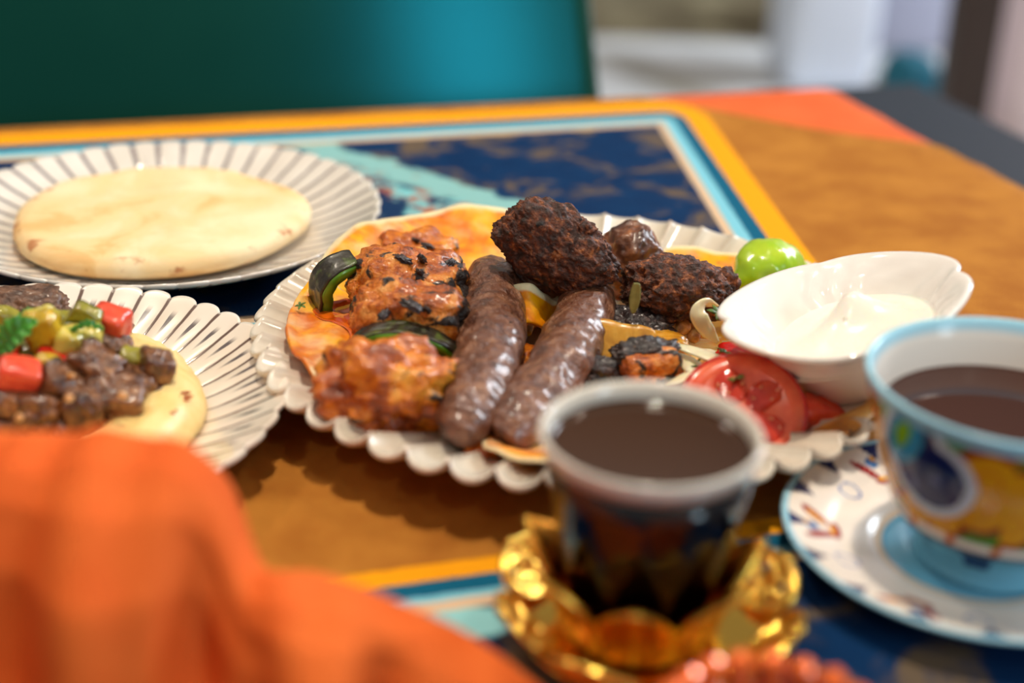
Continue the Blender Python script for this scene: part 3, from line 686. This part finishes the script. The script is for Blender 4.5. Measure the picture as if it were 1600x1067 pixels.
beef(110, 665, .017, (.018, .016, .014), 'dark beef cube low behind the napkin', 11, (.2, .0, .7))
beef(30, 668, .018, (.02, .016, .014), 'low beef cube at the left behind the napkin', 12, (.1, .1, .3))
beef(155, 668, .015, (.018, .016, .012), 'low beef cube behind the napkin dome middle', 13, (.1, .1, 1.3))
beef(232, 618, .019, (.012, .012, .012), 'small beef cube against the hummus ring', 14, (.3, .1, .8))
beef(60, 605, .022, (.024, .02, .014), 'beef cube supporting the front tomato dice', 15)
beef(90, 560, .020, (.030, .026, .016), 'beef cube buried under the pickles', 16)
beef(150, 530, .020, (.028, .022, .018), 'beef cube buried under the large tomato dice', 18)
beef(38, 487, .026, (.036, .026, .020), 'wide crumbly browned beef piece at the back of the pile', 17, (0, 0, -.1), M_MINCE, p=2.6, amp2=.1, ridge=.05)
beef(20, 560, .020, (.030, .024, .018), 'beef cube under the mint leaf', 19)
for k, (px, py, z) in enumerate([(192, 618, .034), (108, 622, .037), (30, 652, .034), (110, 588, .036)]):
    lump('pine_nut', px, py, z, (.0042, .003, .003), M_NUT, ['pine nut on the round glossy beef cube', 'pine nut on the beef right of the front tomato dice', 'pine nut on the beef at the left picture edge', 'pine nut under the yellow pickle lump'][k], 'nut', 100+k, (0, .3, k), 'pine nuts on the beef', sub=3, amp=.05)
def dice(name, px, py, z, size, mat, label, cat, seed, rot, group, p=6, amp=.07, skin=None):
    e = tag(empty(name, at(px, py, z), rot), label, cat, group) if skin else None
    if skin:
        build('flesh', *blob(size, seed, 4, p, amp, 1.5, .01), mat, e)
        build('skin', *blob((size[0]*.97, size[1]*.25, size[2]*.97), seed, 4, p, amp, 1.5, .01), skin, e, (0, size[1]*.43, 0))
    else:
        o = build(name, *blob(size, seed, 4, p, amp, 1.5, .01), mat, loc=at(px, py, z), rot=rot); tag(o, label, cat, group)
GT = 'diced tomato on the hummus'; GP = 'diced pickles on the hummus'
dice('tomato_dice', 171, 507, .037, (.0155, .014, .0135), M_DICE, 'largest tomato dice at the right top of the pile', 'tomato', 1, (.1, .15, -.2), GT)
dice('tomato_dice', 29, 590, .036, (.0155, .012, .013), M_DICE, 'front left tomato dice above the napkin', 'tomato', 2, (.2, .3, .3), GT)
dice('tomato_dice', 88, 566, .032, (.013, .012, .010), M_TOMSKIN, 'dark red tomato dice hidden under the yellow pickles', 'tomato', 3, (.2, .2, .6), GT)
dice('tomato_dice', 4, 556, .033, (.012, .012, .012), M_TOMSKIN, 'dark red tomato dice at the left picture edge under mint', 'tomato', 4, (.2, .2, .2), GT)
dice('pickle_dice', 70, 520, .041, (.0145, .011, .0175), M_PICKLE, 'biggest yellow pickle chunk at the top of the pile', 'pickle', 5, (.2, -.3, .3), GP, 3.2, .16, M_CUKE)
dice('pickle_dice', 96, 508, .036, (.013, .010, .012), M_PICKLEG, 'olive green pickle chunk behind the biggest yellow one', 'pickle', 6, (.1, .3, .2), GP, 3, .12)
dice('pickle_dice', 132, 497, .043, (.0115, .006, .0115), M_PICKLEG, 'square pickle dice with dark skin edge, highest of all', 'pickle', 7, (.4, .6, .2), GP, 6, .06, M_PSKIN)
dice('pickle_dice', 122, 527, .038, (.0185, .0095, .0095), M_CUKE, 'pale cucumber pickle bar lying below the mint sliver', 'pickle', 8, (.1, -.12, .1), GP, 4, .1, M_PSKIN)
dice('pickle_dice', 106, 543, .036, (.0120, .010, .0150), M_CUKE, 'yellow-white pickle wedge under the cucumber bar', 'pickle', 9, (.1, .35, .3), GP, 3.5, .12)
dice('pickle_dice', 132, 556, .030, (.013, .010, .013), M_PSKIN, 'translucent dark green pickle chunk in the pile middle', 'pickle', 10, (.2, .1, .3), GP, 3, .1)
dice('pickle_dice', 71, 574, .034, (.0120, .009, .0105), M_PICKLE, 'yellow pickle lump right of the front tomato dice', 'pickle', 11, (.2, .1, .3), GP, 2.6, .15)
dice('pickle_dice', 203, 567, .029, (.0100, .010, .0125), M_PICKLEG, 'lone green pickle dice between beef cubes near the ring', 'pickle', 12, (.2, .3, .2), GP, 4, .12)
dice('pickle_dice', 6, 506, .036, (.012, .010, .014), M_PICKLEG, 'olive pickle chunk at the left picture edge behind mint', 'pickle', 13, (.1, .4, .3), GP, 3, .12)
dice('pickle_dice', 50, 557, .030, (.012, .010, .010), M_PICKLEG, 'olive pickle chunk below the mint leaf', 'pickle', 14, (.1, .1, .5), GP, 3, .12)
def mint(px, py, z, L, W, rot, label, name='mint_leaf'):
    def fn(u, v):
        wd = W*math.sin(PI*min(1, u*.97+.03))**.65*(1+.05*math.sin(u*40))
        y = (v-.5)*wd; x = (u-.5)*L
        return Vector((x, y, .25*abs(y)-.0016*math.cos(u*5)+.0007*math.sin(u*34-abs(v-.5)*9)*min(1, abs(v-.5)*5)))
    o = build(name, *sheet(fn, 50, 21, .0005), M_MINT, loc=at(px, py, z), rot=rot); tag(o, label, 'leaf', 'mint leaves on the hummus')
mint(24, 525, .0455, .020, .0125, (.75, -.65, .15), 'broad crinkled mint leaf on top of the pile at the left')
mint(134, 512, .0445, .0135, .004, (.2, 0, -.05), 'thin mint sliver lying across the pickle bar')
mint(42, 494, .043, .008, .005, (.3, .2, .4), 'small mint leaf tip behind the broad leaf')

# ------------------------------------------------------------------ orange napkin, heaped up in the foreground
def yplane(px, py, Y):
    d = FWD + (px-800)/F*RT - (py-533.5)/F*UP
    return EYE + d*Y/d[1]
SIL = [(-60, 672, .335), (0, 676, .335), (120, 676, .335), (200, 682, .335), (255, 696, .335), (310, 722, .333), (342, 752, .330), (364, 800, .325), (384, 872, .318), (405, 906, .312), (440, 902, .310), (490, 904, .310), (560, 926, .310), (640, 960, .310), (720, 996, .310), (790, 1042, .310), (850, 1090, .310)]
SQ = [yplane(*q) for q in SIL]
XS = [-.42]+[q[0] for q in SQ]+[.03]; HS = [.070]+[max(.0022, q[2]) for q in SQ]+[.0022]; YS = [.335]+[q[2] for q in SIL]+[.310]
def nap(u, v):
    x = -.42+.45*u; h = float(np.interp(x, XS, HS)); h = (h+float(np.interp(x-.003, XS, HS))+float(np.interp(x+.003, XS, HS)))/3; y0 = float(np.interp(x, XS, YS))
    f1 = math.sin(2*PI*(x+.02)/.047+.8*math.sin(x*31)); f2 = math.sin(2*PI*x/.021+2+1.2*math.sin(x*40))
    kk = h/.084
    P_ = [(.012+.022*kk, .0012), (.022*kk+.006, h*.55), (.010*kk+.002, h*.92), (0, h), (-.014*kk, h*.975), (-.026*kk, h*.90), (-.040*kk, h*.72), (-.050*kk, h*.42), (-.058*kk-.004, h*.12), (-.072*kk-.012, .0012)]
    t = v*(len(P_)-1); k = min(int(t), len(P_)-2); fr = t-k; fr = fr*fr*(3-2*fr)*.4+fr*.6
    dy = P_[k][0]+(P_[k+1][0]-P_[k][0])*fr; z = P_[k][1]+(P_[k+1][1]-P_[k][1])*fr
    low = sst(v, .42, .75)
    y = y0+dy-low*(.0120*f1+.0036*f2)*min(1, kk+.2)
    z += sst(v, .2, .35)*(1-sst(v, .5, .8))*(.0028*math.sin(x*66+1)+.0016*f2)*kk
    # a diagonal crease that runs down between the dome and the lower lobe
    cr = math.exp(-((x-(-.066+.02*(v-.4)))/.0065)**2); y += .012*cr*low; z -= .006*cr*sst(v, .2, .5)*kk
    return Vector((x+.004*low*f1, y, max(.0012, z)))
o = build('cloth_napkin', *sheet(nap, 220, 72, .0014), M_NAPKIN); tag(o, 'burnt orange cloth napkin heaped in folds in the left foreground', 'napkin')

# ------------------------------------------------------------------ coffee in a glass with a gold filigree saucer
M_GLASS = Mat('clear_glass', Base_Color=(1, 1, 1, 1), Roughness=.02, IOR=1.45, Transmission_Weight=1.0)
M_RIM = Mat('whitened_glass_rim', Base_Color=C(240, 232, 220), Roughness=.15, IOR=1.3, Transmission_Weight=.2, Coat_Weight=.5)  # white base colour stands in for light refracted in the thick rim
M_COFFEE = Mat('black_coffee', Base_Color=C(60, 34, 16), Roughness=.08, Specular_IOR_Level=.5)
M_GOLD = Mat('bright_gold', Base_Color=C(252, 204, 92), Metallic=1.0, Roughness=.2)
M_GOLD2 = Mat('amber_gold', Base_Color=C(214, 134, 36), Metallic=1.0, Roughness=.24)
CC = Vector((.0415, .367, 0))
gl = tag(empty('coffee_glass', CC), 'small clear glass of black coffee set in gold leaf holder', 'glass')
gr_ = [(0, .0085, 0), (.017, .0085, 0), (.0200, .0100, 0), (.0222, .018, 0), (.0262, .036, 0), (.0298, .056, 0), (.0314, .0655, 0), (.0302, .0664, 0), (.0283, .0560, 0), (.0247, .0365, 0), (.0207, .019, 0), (.0185, .0135, 0), (0, .0125, 0)]
build('glass', *lathe(gr_, 96), M_GLASS, gl)
rm = build('rim', *lathe([(.0303, .0664, 0), (.0315, .0656, 0), (.0326, .0690, 0), (.0331, .0714, 0), (.0324, .0724, 0), (.0311, .0717, 0), (.0303, .0680, 0), (.0303, .0664, 0)], 96), M_RIM, gl); rm['label'] = 'thick glass rim, its bright refraction painted whitish'
build('coffee', *lathe([(0, .0124, 0), (.0187, .0134, 0), (.0210, .019, 0), (.0250, .0365, 0), (.0286, .0560, 0), (.0301, .0668, 0), (.0296, .0660, 0), (.0288, .0657, 0), (0, .0657, 0)], 96), M_COFFEE, gl)
def leaf_solid(k, N):
    a0 = 2*PI*k/N+.1
    def fn(u, v):
        wd = .0115*(math.sin(PI*(.22+.78*u)))**.8; s = (v-.5)*2*wd; r = .0232+.013*u**1.5*.75+.004*u**4; a = a0+s/r
        z = .006+.027*u+.0010*math.cos(v*2*PI*3)
        return Vector((r*math.cos(a), r*math.sin(a), z))
    return sheet(fn, 18, 13, .0012)
def tubes_on(mapf, curves, rad=.0009):
    return join(*[tube([mapf(*q) for q in cv], rad, 7, max(14, len(cv)*4), closed=False) for cv in curves])
hold = build('holder_ring', *lathe([(.0205, .0060, 0), (.0235, .0045, 0), (.0242, .0065, 0), (.0236, .0090, 0), (.0228, .0100, 0), (.0226, .0080, 0), (.0205, .0060, 0)], 60), M_GOLD2, gl)
for k in range(7):
    lf = build('holder_leaf', *leaf_solid(k, 7), M_GOLD2, gl)
    a0 = 2*PI*k/7+.1
    def mp(s, u, a0=a0):
        r = .0240+.013*u**1.5*.75+.004*u**4; a = a0+s/r; return (r*math.cos(a), r*math.sin(a), .006+.027*u)
    cv = [[(.0115*(math.sin(PI*(.22+.78*u)))**.8*sg, u) for u in np.linspace(0, 1, 12)] for sg in (-1, 1)]+[[(0, u) for u in np.linspace(0, 1, 8)]]
    build('leaf_rim', *tubes_on(mp, cv, .0011), M_GOLD, lf)
SC = CC+Vector((.003, .0, 0))
sc = tag(empty('gold_saucer', SC), 'gold filigree saucer with pierced scroll petals under the coffee glass', 'saucer')
build('dish', *lathe([(0, .0006, 0), (.030, .0006, 0), (.036, .0022, 0), (.0405, .0052, 0), (.0412, .0062, 0), (.0404, .0068, 0), (.035, .0044, 0), (.028, .0034, 0), (0, .0034, 0)], 90), M_GOLD, sc)
def petal_curves():
    cv = []
    out = [(.0128*math.sin(t)*(1-.18*math.cos(t)), .5-.5*math.cos(t)) for t in np.linspace(0, 2*PI, 26)]
    cv.append(out)
    for sg in (-1, 1):
        cv.append([(sg*(.0056-.0042*q*math.cos(q*7.2)*.9), .52+.16*math.sin(q*7.2)*q) for q in np.linspace(.15, 1, 16)])
        cv.append([(sg*.0115, .42), (sg*.006, .25), (sg*.001, .34), (sg*.004, .44)])
        cv.append([(sg*.0100, .72), (sg*.005, .80), (sg*.001, .72), (sg*.003, .64)])
    cv.append([(0, 0), (0, .2), (0, .4), (0, .98)])
    return cv
PCV = petal_curves()
for k in range(8):
    a0 = 2*PI*k/8+.33
    def mp(s, u, a0=a0):
        r = .0335+.0190*u-.0050*u*u; a = a0+s/(r*.92); return (r*math.cos(a), r*math.sin(a), .0056+.0125*u**1.25)
    pt = build('petal', *tubes_on(mp, PCV, .00135), M_GOLD, sc)
    def backf(u, v, a0=a0):
        uu = .04+.90*u; wd = .0125*math.sin(PI*uu)**.6*.93; s = (v-.5)*2*wd
        q = mp(s, uu); return Vector(q)
    bmv = sheet(backf, 16, 17, .0006)
    # pierce the web of the petal: drop the quads of its holes
    nv_, nu_ = 17, 16; keep = []
    for f in bmv[1]:
        i, j = divmod(f[0] % (nu_*nv_), nv_); hole = (i in (2, 3, 4, 5, 8, 9, 10, 11, 12)) and (j in range(2, 14)) or (i in (6, 7) and j in range(2, 14))
        if not hole: keep.append(f)
    build('web', bmv[0], keep, M_GOLD, pt)
    V, Fc = blob((.004, .004, .004), k, 3, 2, 0, 1, 0); c = mp(0, 1.02)
    build('tip_bead', [tuple(Vector(v)+Vector(c)) for v in V], Fc, M_GOLD, pt)

# ------------------------------------------------------------------ tea cup and painted saucer
M_PAINT = Mat('painted_ceramic'); M_PAINT.set('Base Color', M_PAINT.attr()); M_PAINT.set('Roughness', .15); M_PAINT.set('Specular IOR Level', .25); M_PAINT.set('Coat Weight', 0.0); M_PAINT.set('Coat Roughness', .05)
M_TEA = Mat('brown_tea', Base_Color=C(58, 24, 10), Roughness=.05)
WHITE, PALE, NAVY, TURQ, LIME, YEL, RED, GRN, ORG, SKY = [np.array(C(*c)) for c in ((238, 228, 218), (158, 206, 226), (20, 34, 92), (38, 150, 196), (140, 196, 40), (228, 158, 12), (150, 22, 22), (74, 132, 22), (214, 110, 26), (112, 178, 206))]
TC = Vector((.1625, .4105, 0)); SA = Vector((.1575, .4125, 0))
def cup_r(z): return float(np.interp(z, [.0055, .009, .0135, .0175, .0205, .024, .035, .055, .0705], [.0235, .0228, .0235, .0262, .0305, .0335, .0377, .0440, .0478]))
def cup_col(a, z):
    if z > .0672: return PALE
    q = ((a-math.radians(218)+PI) % (2*PI))-PI
    per = math.radians(72); q = (q+per/2) % per-per/2
    s = q*.040; b = z-.0100
    c = GRN
    if b > .058+.003*math.sin(s*300): c = ORG if s < -.002 else GRN
    def ell(cx, cy, rx, ry, rot=0):
        dx, dy = s-cx, b-cy; x = dx*math.cos(rot)+dy*math.sin(rot); y = -dx*math.sin(rot)+dy*math.cos(rot); return math.hypot(x/rx, y/ry)
    fl = min(ell(.019, .046, .0085, .0095), ell(.0235, .037, .0075, .0085), ell(.0170, .0325, .0085, .0075), ell(-.006, .0235, .0065, .0055), ell(.0045, .0245, .0075, .0055), ell(-.022, .030, .007, .009), ell(-.023, .043, .006, .008))
    if fl < 1.28: c = RED
    if fl < 1.0: c = YEL
    if .35 < fl < .42: c = ORG
    d = ell(.0005, .0405, .0125, .0125, .5); d = min(d, ell(-.006, .049, .0085, .0125, -.5))
    if d < 1.25: c = np.array(C(214, 224, 236))
    if d < 1.0: c = NAVY
    if ell(-.0075, .0500, .0062, .0115, -.45) < 1: c = TURQ
    if ell(-.0080, .0510, .0026, .0062, -.45) < 1: c = LIME
    if ell(.0040, .0395, .0016, .0015) < 1 or ell(-.0045, .0345, .0014, .0013) < 1: c = np.array(C(70, 90, 160))
    if z < .0292: c = WHITE if abs(((q*.04)*60) % 1-.5) > .09 else ORG
    if z < .0250: c = np.array(C(30, 30, 40))
    if z < .0232: c = NAVY if math.sin(a*7) < -.35 and z > .013 else SKY
    return c
cp = tag(empty('tea_cup', TC), 'colourful painted ceramic cup of tea with pale blue rim', 'cup')
prc = [(0, .0075, 0), (.021, .0075, 0), (.021, .0050, 0), (.0230, .0050, 0)]
zs = np.linspace(.0055, .0695, 90)
prc += [(cup_r(z), z, 0) for z in zs]+[(.0482, .0706, 0), (.0481, .0718, 0), (.0472, .0724, 0), (.0460, .0718, 0), (.0452, .0700, 0)]
prc += [(cup_r(z)-.0030, z, 0) for z in np.linspace(.067, .020, 24)]+[(.02, .0150, 0), (0, .0140, 0)]
V, Fc = lathe(prc, 320)
o = build('cup_body', V, Fc, M_PAINT, cp)
cols = []
for v in V:
    a = math.atan2(v[1], v[0]) % (2*PI); r = math.hypot(v[0], v[1]); z = v[2]
    inner = r < cup_r(z)-.0015
    if z > .0690: cc = PALE
    elif inner: cc = WHITE
    else: cc = cup_col(a, z)
    cols.append(cc)
paint(o, cols)
lz = .0560
build('tea', *lathe([(0, lz-.02, 0), (cup_r(lz-.02)-.0028, lz-.02, 0), (cup_r(lz)-.0027, lz+.0006, 0), (cup_r(lz)-.0034, lz+.0001, 0), (cup_r(lz)-.004, lz, 0), (0, lz, 0)], 96), M_TEA, cp)
hd = tube([(.046, 0, .060), (.062, 0, .060), (.072, 0, .046), (.066, 0, .028), (.036, 0, .022)], [.004, .0042, .0042, .004, .0035], 14, 50, 1.0, (0, 1, 0))
o = build('handle', *turn(hd, Matrix.Rotation(math.radians(20), 4, 'Z')), Mat('blue_glaze', Base_Color=C(40, 90, 160), Roughness=.15, Coat_Weight=.7), cp)
o['label'] = 'blue glazed handle'
def sau_col(x, y):
    r = math.hypot(x, y); a = math.atan2(y, x) % (2*PI)
    if r > .0612: return PALE
    c = WHITE
    if r < .0300: c = SKY
    if .0290 < r < .0312: c = np.array(C(226, 200, 170))
    k = (a*17/(2*PI)+.2) % 1-.5
    if r > .0535 and abs(k)*.021 < (r-.0535)*.5: c = NAVY
    # butterfly like brush marks, six around the rim
    q = ((a-math.radians(173.5)+PI/6) % (PI/3))-PI/6; s = q*.05; b = r-.0495
    def ell(cx, cy, rx, ry, rot=0):
        dx, dy = s-cx, b-cy; X_ = dx*math.cos(rot)+dy*math.sin(rot); Y_ = -dx*math.sin(rot)+dy*math.cos(rot); return math.hypot(X_/rx, Y_/ry)
    if ell(-.005, .0025, .0022, .006, .6) < 1 or ell(.006, .001, .0018, .0075, -.5) < 1: c = RED
    if ell(.0005, -.0045, .0055, .0020) < 1: c = RED
    if ell(-.0042, .0020, .0011, .0042, .6) < 1 or ell(.0008, -.0035, .0035, .0012) < 1: c = YEL
    if ell(.002, .004, .0022, .0026) < 1: c = np.array(C(60, 110, 170))
    if ell(.0008, .0055, .0010, .0012) < 1: c = YEL
    if r < .05 and abs(ell(.021, -.003, .004, .004)-1) < .12: c = np.array(C(110, 130, 180))
    return c
prs = [(0, .0016, 0), (.027, .0016, 0), (.0285, 0, 0), (.031, 0, 0), (.0325, .0020, 0), (.045, .0052, 0), (.056, .0095, 0), (.0632, .0126, 0), (.0638, .0136, 0), (.0632, .0143, 0)]
prs += [(r, float(np.interp(r, [0, .026, .031, .034, .045, .055, .063], [.0042, .0042, .0050, .0062, .0082, .0116, .0142])), 0) for r in np.linspace(.0624, .001, 95)]+[(0, .0042, 0)]
V, Fc = lathe(prs, 360)
o = build('painted_saucer', V, Fc, M_PAINT, loc=SA); tag(o, 'white saucer with pale blue edge and painted marks under the tea cup', 'saucer')
paint(o, [sau_col(v[0], v[1]) for v in V])

# ------------------------------------------------------------------ bead strand at the front
M_BEAD = Mat('orange_metal_bead', Base_Color=C(250, 116, 44), Metallic=.35, Roughness=.22, Coat_Weight=1.0, Coat_Roughness=.05)
BC = Vector((.068, .2830, 0))
e = tag(empty('bead_strand', BC), 'coiled strand of shiny orange beads heaped at the front beside the gold saucer', 'beads')
bm_ = raw('bead', *blob((.0082, .0082, .0080), 0, 2, 2, .05, 2, 0)); bm_.materials.append(M_BEAD.m)
rg_ = random.Random(4); cord = []
for lay in range(5):
    rr = .0305-.0009*lay; n_ = int(2*PI*rr/.0084)
    for k in range(n_):
        a = 2*PI*(k+.5*(lay % 2))/n_+.2*lay; q = Vector((rr*math.cos(a), rr*math.sin(a)*.98, .0043+.0073*lay+rg_.uniform(-.0006, .0006)))
        b = bpy.data.objects.new('bead', bm_); COL.objects.link(b); b.parent = e; b.location = q
        b.rotation_euler = (rg_.uniform(0, 6), rg_.uniform(0, 6), rg_.uniform(0, 6)); cord.append(q)
build('cord', *tube(cord, .0006, 5, len(cord)*3), M_ORANGE, e)

# ------------------------------------------------------------------ chair behind, and what stands in the room
m = Mat('green_leather'); m.set('Base Color', m.mix(m.ss(m.noise(6, 2), .3, .7), C(16, 56, 42), C(20, 63, 49))); m.set('Roughness', .22); m.set('Specular IOR Level', .8); m.set('Specular Tint', C(40, 200, 225)); m.bump(m.noise(520, 3), .10, .0006); M_GREEN = m
m = Mat('slate_leather', Base_Color=C(38, 46, 58), Roughness=.55, Specular_IOR_Level=.25); m.bump(m.noise(400, 3), .1, .0006); M_SLATE = m
M_BLACK = Mat('black_metal', Base_Color=C(24, 24, 26), Metallic=1, Roughness=.4)
ch = tag(empty('green_chair', st(.02, T1+.20, -.75), (0, 0, A16)), 'dark green leather dining chair pulled up behind the table', 'chair')
bk = turn(rbox((.68, .05, .56), .022, 5, .12), Matrix.Rotation(math.radians(-15), 4, 'X'))
build('backrest', *bk, M_GREEN, ch, (-.02, -.115, .75-.30+.28-.03))
ch.location = st(.080, T1+.15, -.75)
for c in list(ch.children): c.location = (0, .015, .70)
build('seat', *rbox((.58, .46, .08), .03, 4), M_GREEN, ch, (0, -.235, .43))
for x, y in ((-.25, -.42), (.25, -.42), (-.25, -.04), (.25, -.04)):
    build('leg', *lathe([(0, 0, 0), (.011, 0, 0), (.015, .398, 0), (0, .398, 0)], 12), M_BLACK, ch, (x, y, 0))

be = tag(empty('side_table', st(.645, .58, -.75), (0, 0, A16)), 'narrow dark slate side table along the right edge of the dining table', 'table')
build('tabletop', *rbox((.172, 1.16, .03), .004, 2), M_SLATE, be, (0, 0, .675), smooth=False)
for y in (-.5, .5): build('leg', *rbox((.12, .04, .66), .004, 2), M_SLATE, be, (0, y, .330), smooth=False)
m = Mat('patterned_floor'); X = m.xyz(); sc_ = m.n('ShaderNodeCombineXYZ', [m.mul(X[0], .55), X[1], 0.0]).outputs[0]
f = m.ss(m.noise(2.6, 3, .5, .6, sc_), .38, .50); f2 = m.noise(9, 3, .5, 0, sc_)
m.set('Base Color', m.mix(f, m.mix(f2, C(96, 86, 62), C(150, 136, 104)), m.mix(f2, C(206, 208, 210), C(236, 238, 240)))); m.set('Roughness', .35)
o = build('floor', [(-6, -3, -.75), (6, -3, -.75), (6, 9, -.75), (-6, 9, -.75)], [(0, 1, 2, 3)], m, smooth=False); tag(o, kind='structure')
rg = build('floor_rug', *rbox((1.30, 1.2, .012), .004, 2), food('olive_rug', [(0, C(74, 64, 46)), (.5, C(112, 100, 74)), (1, C(150, 140, 110))], 4, .95, 0, .1), loc=(.28, 5.15, -.7435)); tag(rg, 'olive brown rug lying on the floor far behind the table', 'rug')
M_WHITE = Mat('white_fabric', Base_Color=C(228, 238, 254), Roughness=.8)
wc = tag(empty('white_chair', (.865, 4.10, -.75), (0, 0, .1)), 'white fabric covered stool standing far behind the table', 'stool')
build('skirt', *rbox((.25, .28, .44), .03, 3), M_WHITE, wc, (0, 0, .222))
build('seat_cushion', *rbox((.28, .30, .08), .03, 3), M_WHITE, wc, (0, 0, .475))
gc = tag(empty('grey_chair', (1.19, 4.60, -.75), (0, 0, .1)), 'pale lilac grey covered stool right of the white stool', 'stool')
M_GREYF = Mat('grey_fabric', Base_Color=C(158, 160, 178), Roughness=.85)
build('skirt', *rbox((.30, .30, .44), .03, 3), M_GREYF, gc, (0, 0, .222))
build('seat_cushion', *rbox((.32, .32, .08), .03, 3), M_GREYF, gc, (0, 0, .475))
cu = build('teal_cushion', *blob((.13, .14, .17), 3, 4, 3.2, .04, 1.5, .01), Mat('teal_velvet', Base_Color=C(14, 104, 128), Roughness=.7), loc=(1.00, 3.62, -.64), rot=(0, 0, .3)); tag(cu, 'small teal floor cushion in front of the grey stool', 'cushion')
po = build('wooden_post', *rbox((.085, .085, 1.75), .008, 2), Mat('brown_wood', Base_Color=C(52, 34, 26), Roughness=.5), loc=(.855, 2.70, .125)); tag(po, 'dark brown wooden post beyond the slate bench', 'post')
def cur(u, v):
    x = 1.0+1.5*u; return Vector((x, 3.05+.5*u+.05*math.sin(u*52+math.sin(v*3))*(.4+.6*v), 1.2-1.94*v))
o = build('pale_curtain', *sheet(cur, 180, 10, .004), Mat('pale_curtain_fabric', Base_Color=C(232, 214, 222), Roughness=.85), None); tag(o, 'pale pinkish curtain hanging behind the bench at the far right', 'curtain')

# ------------------------------------------------------------------ lift everything so that the floor is at z = 0
for o in S.objects:
    if o.parent is None: o.location.z += TABLE_H
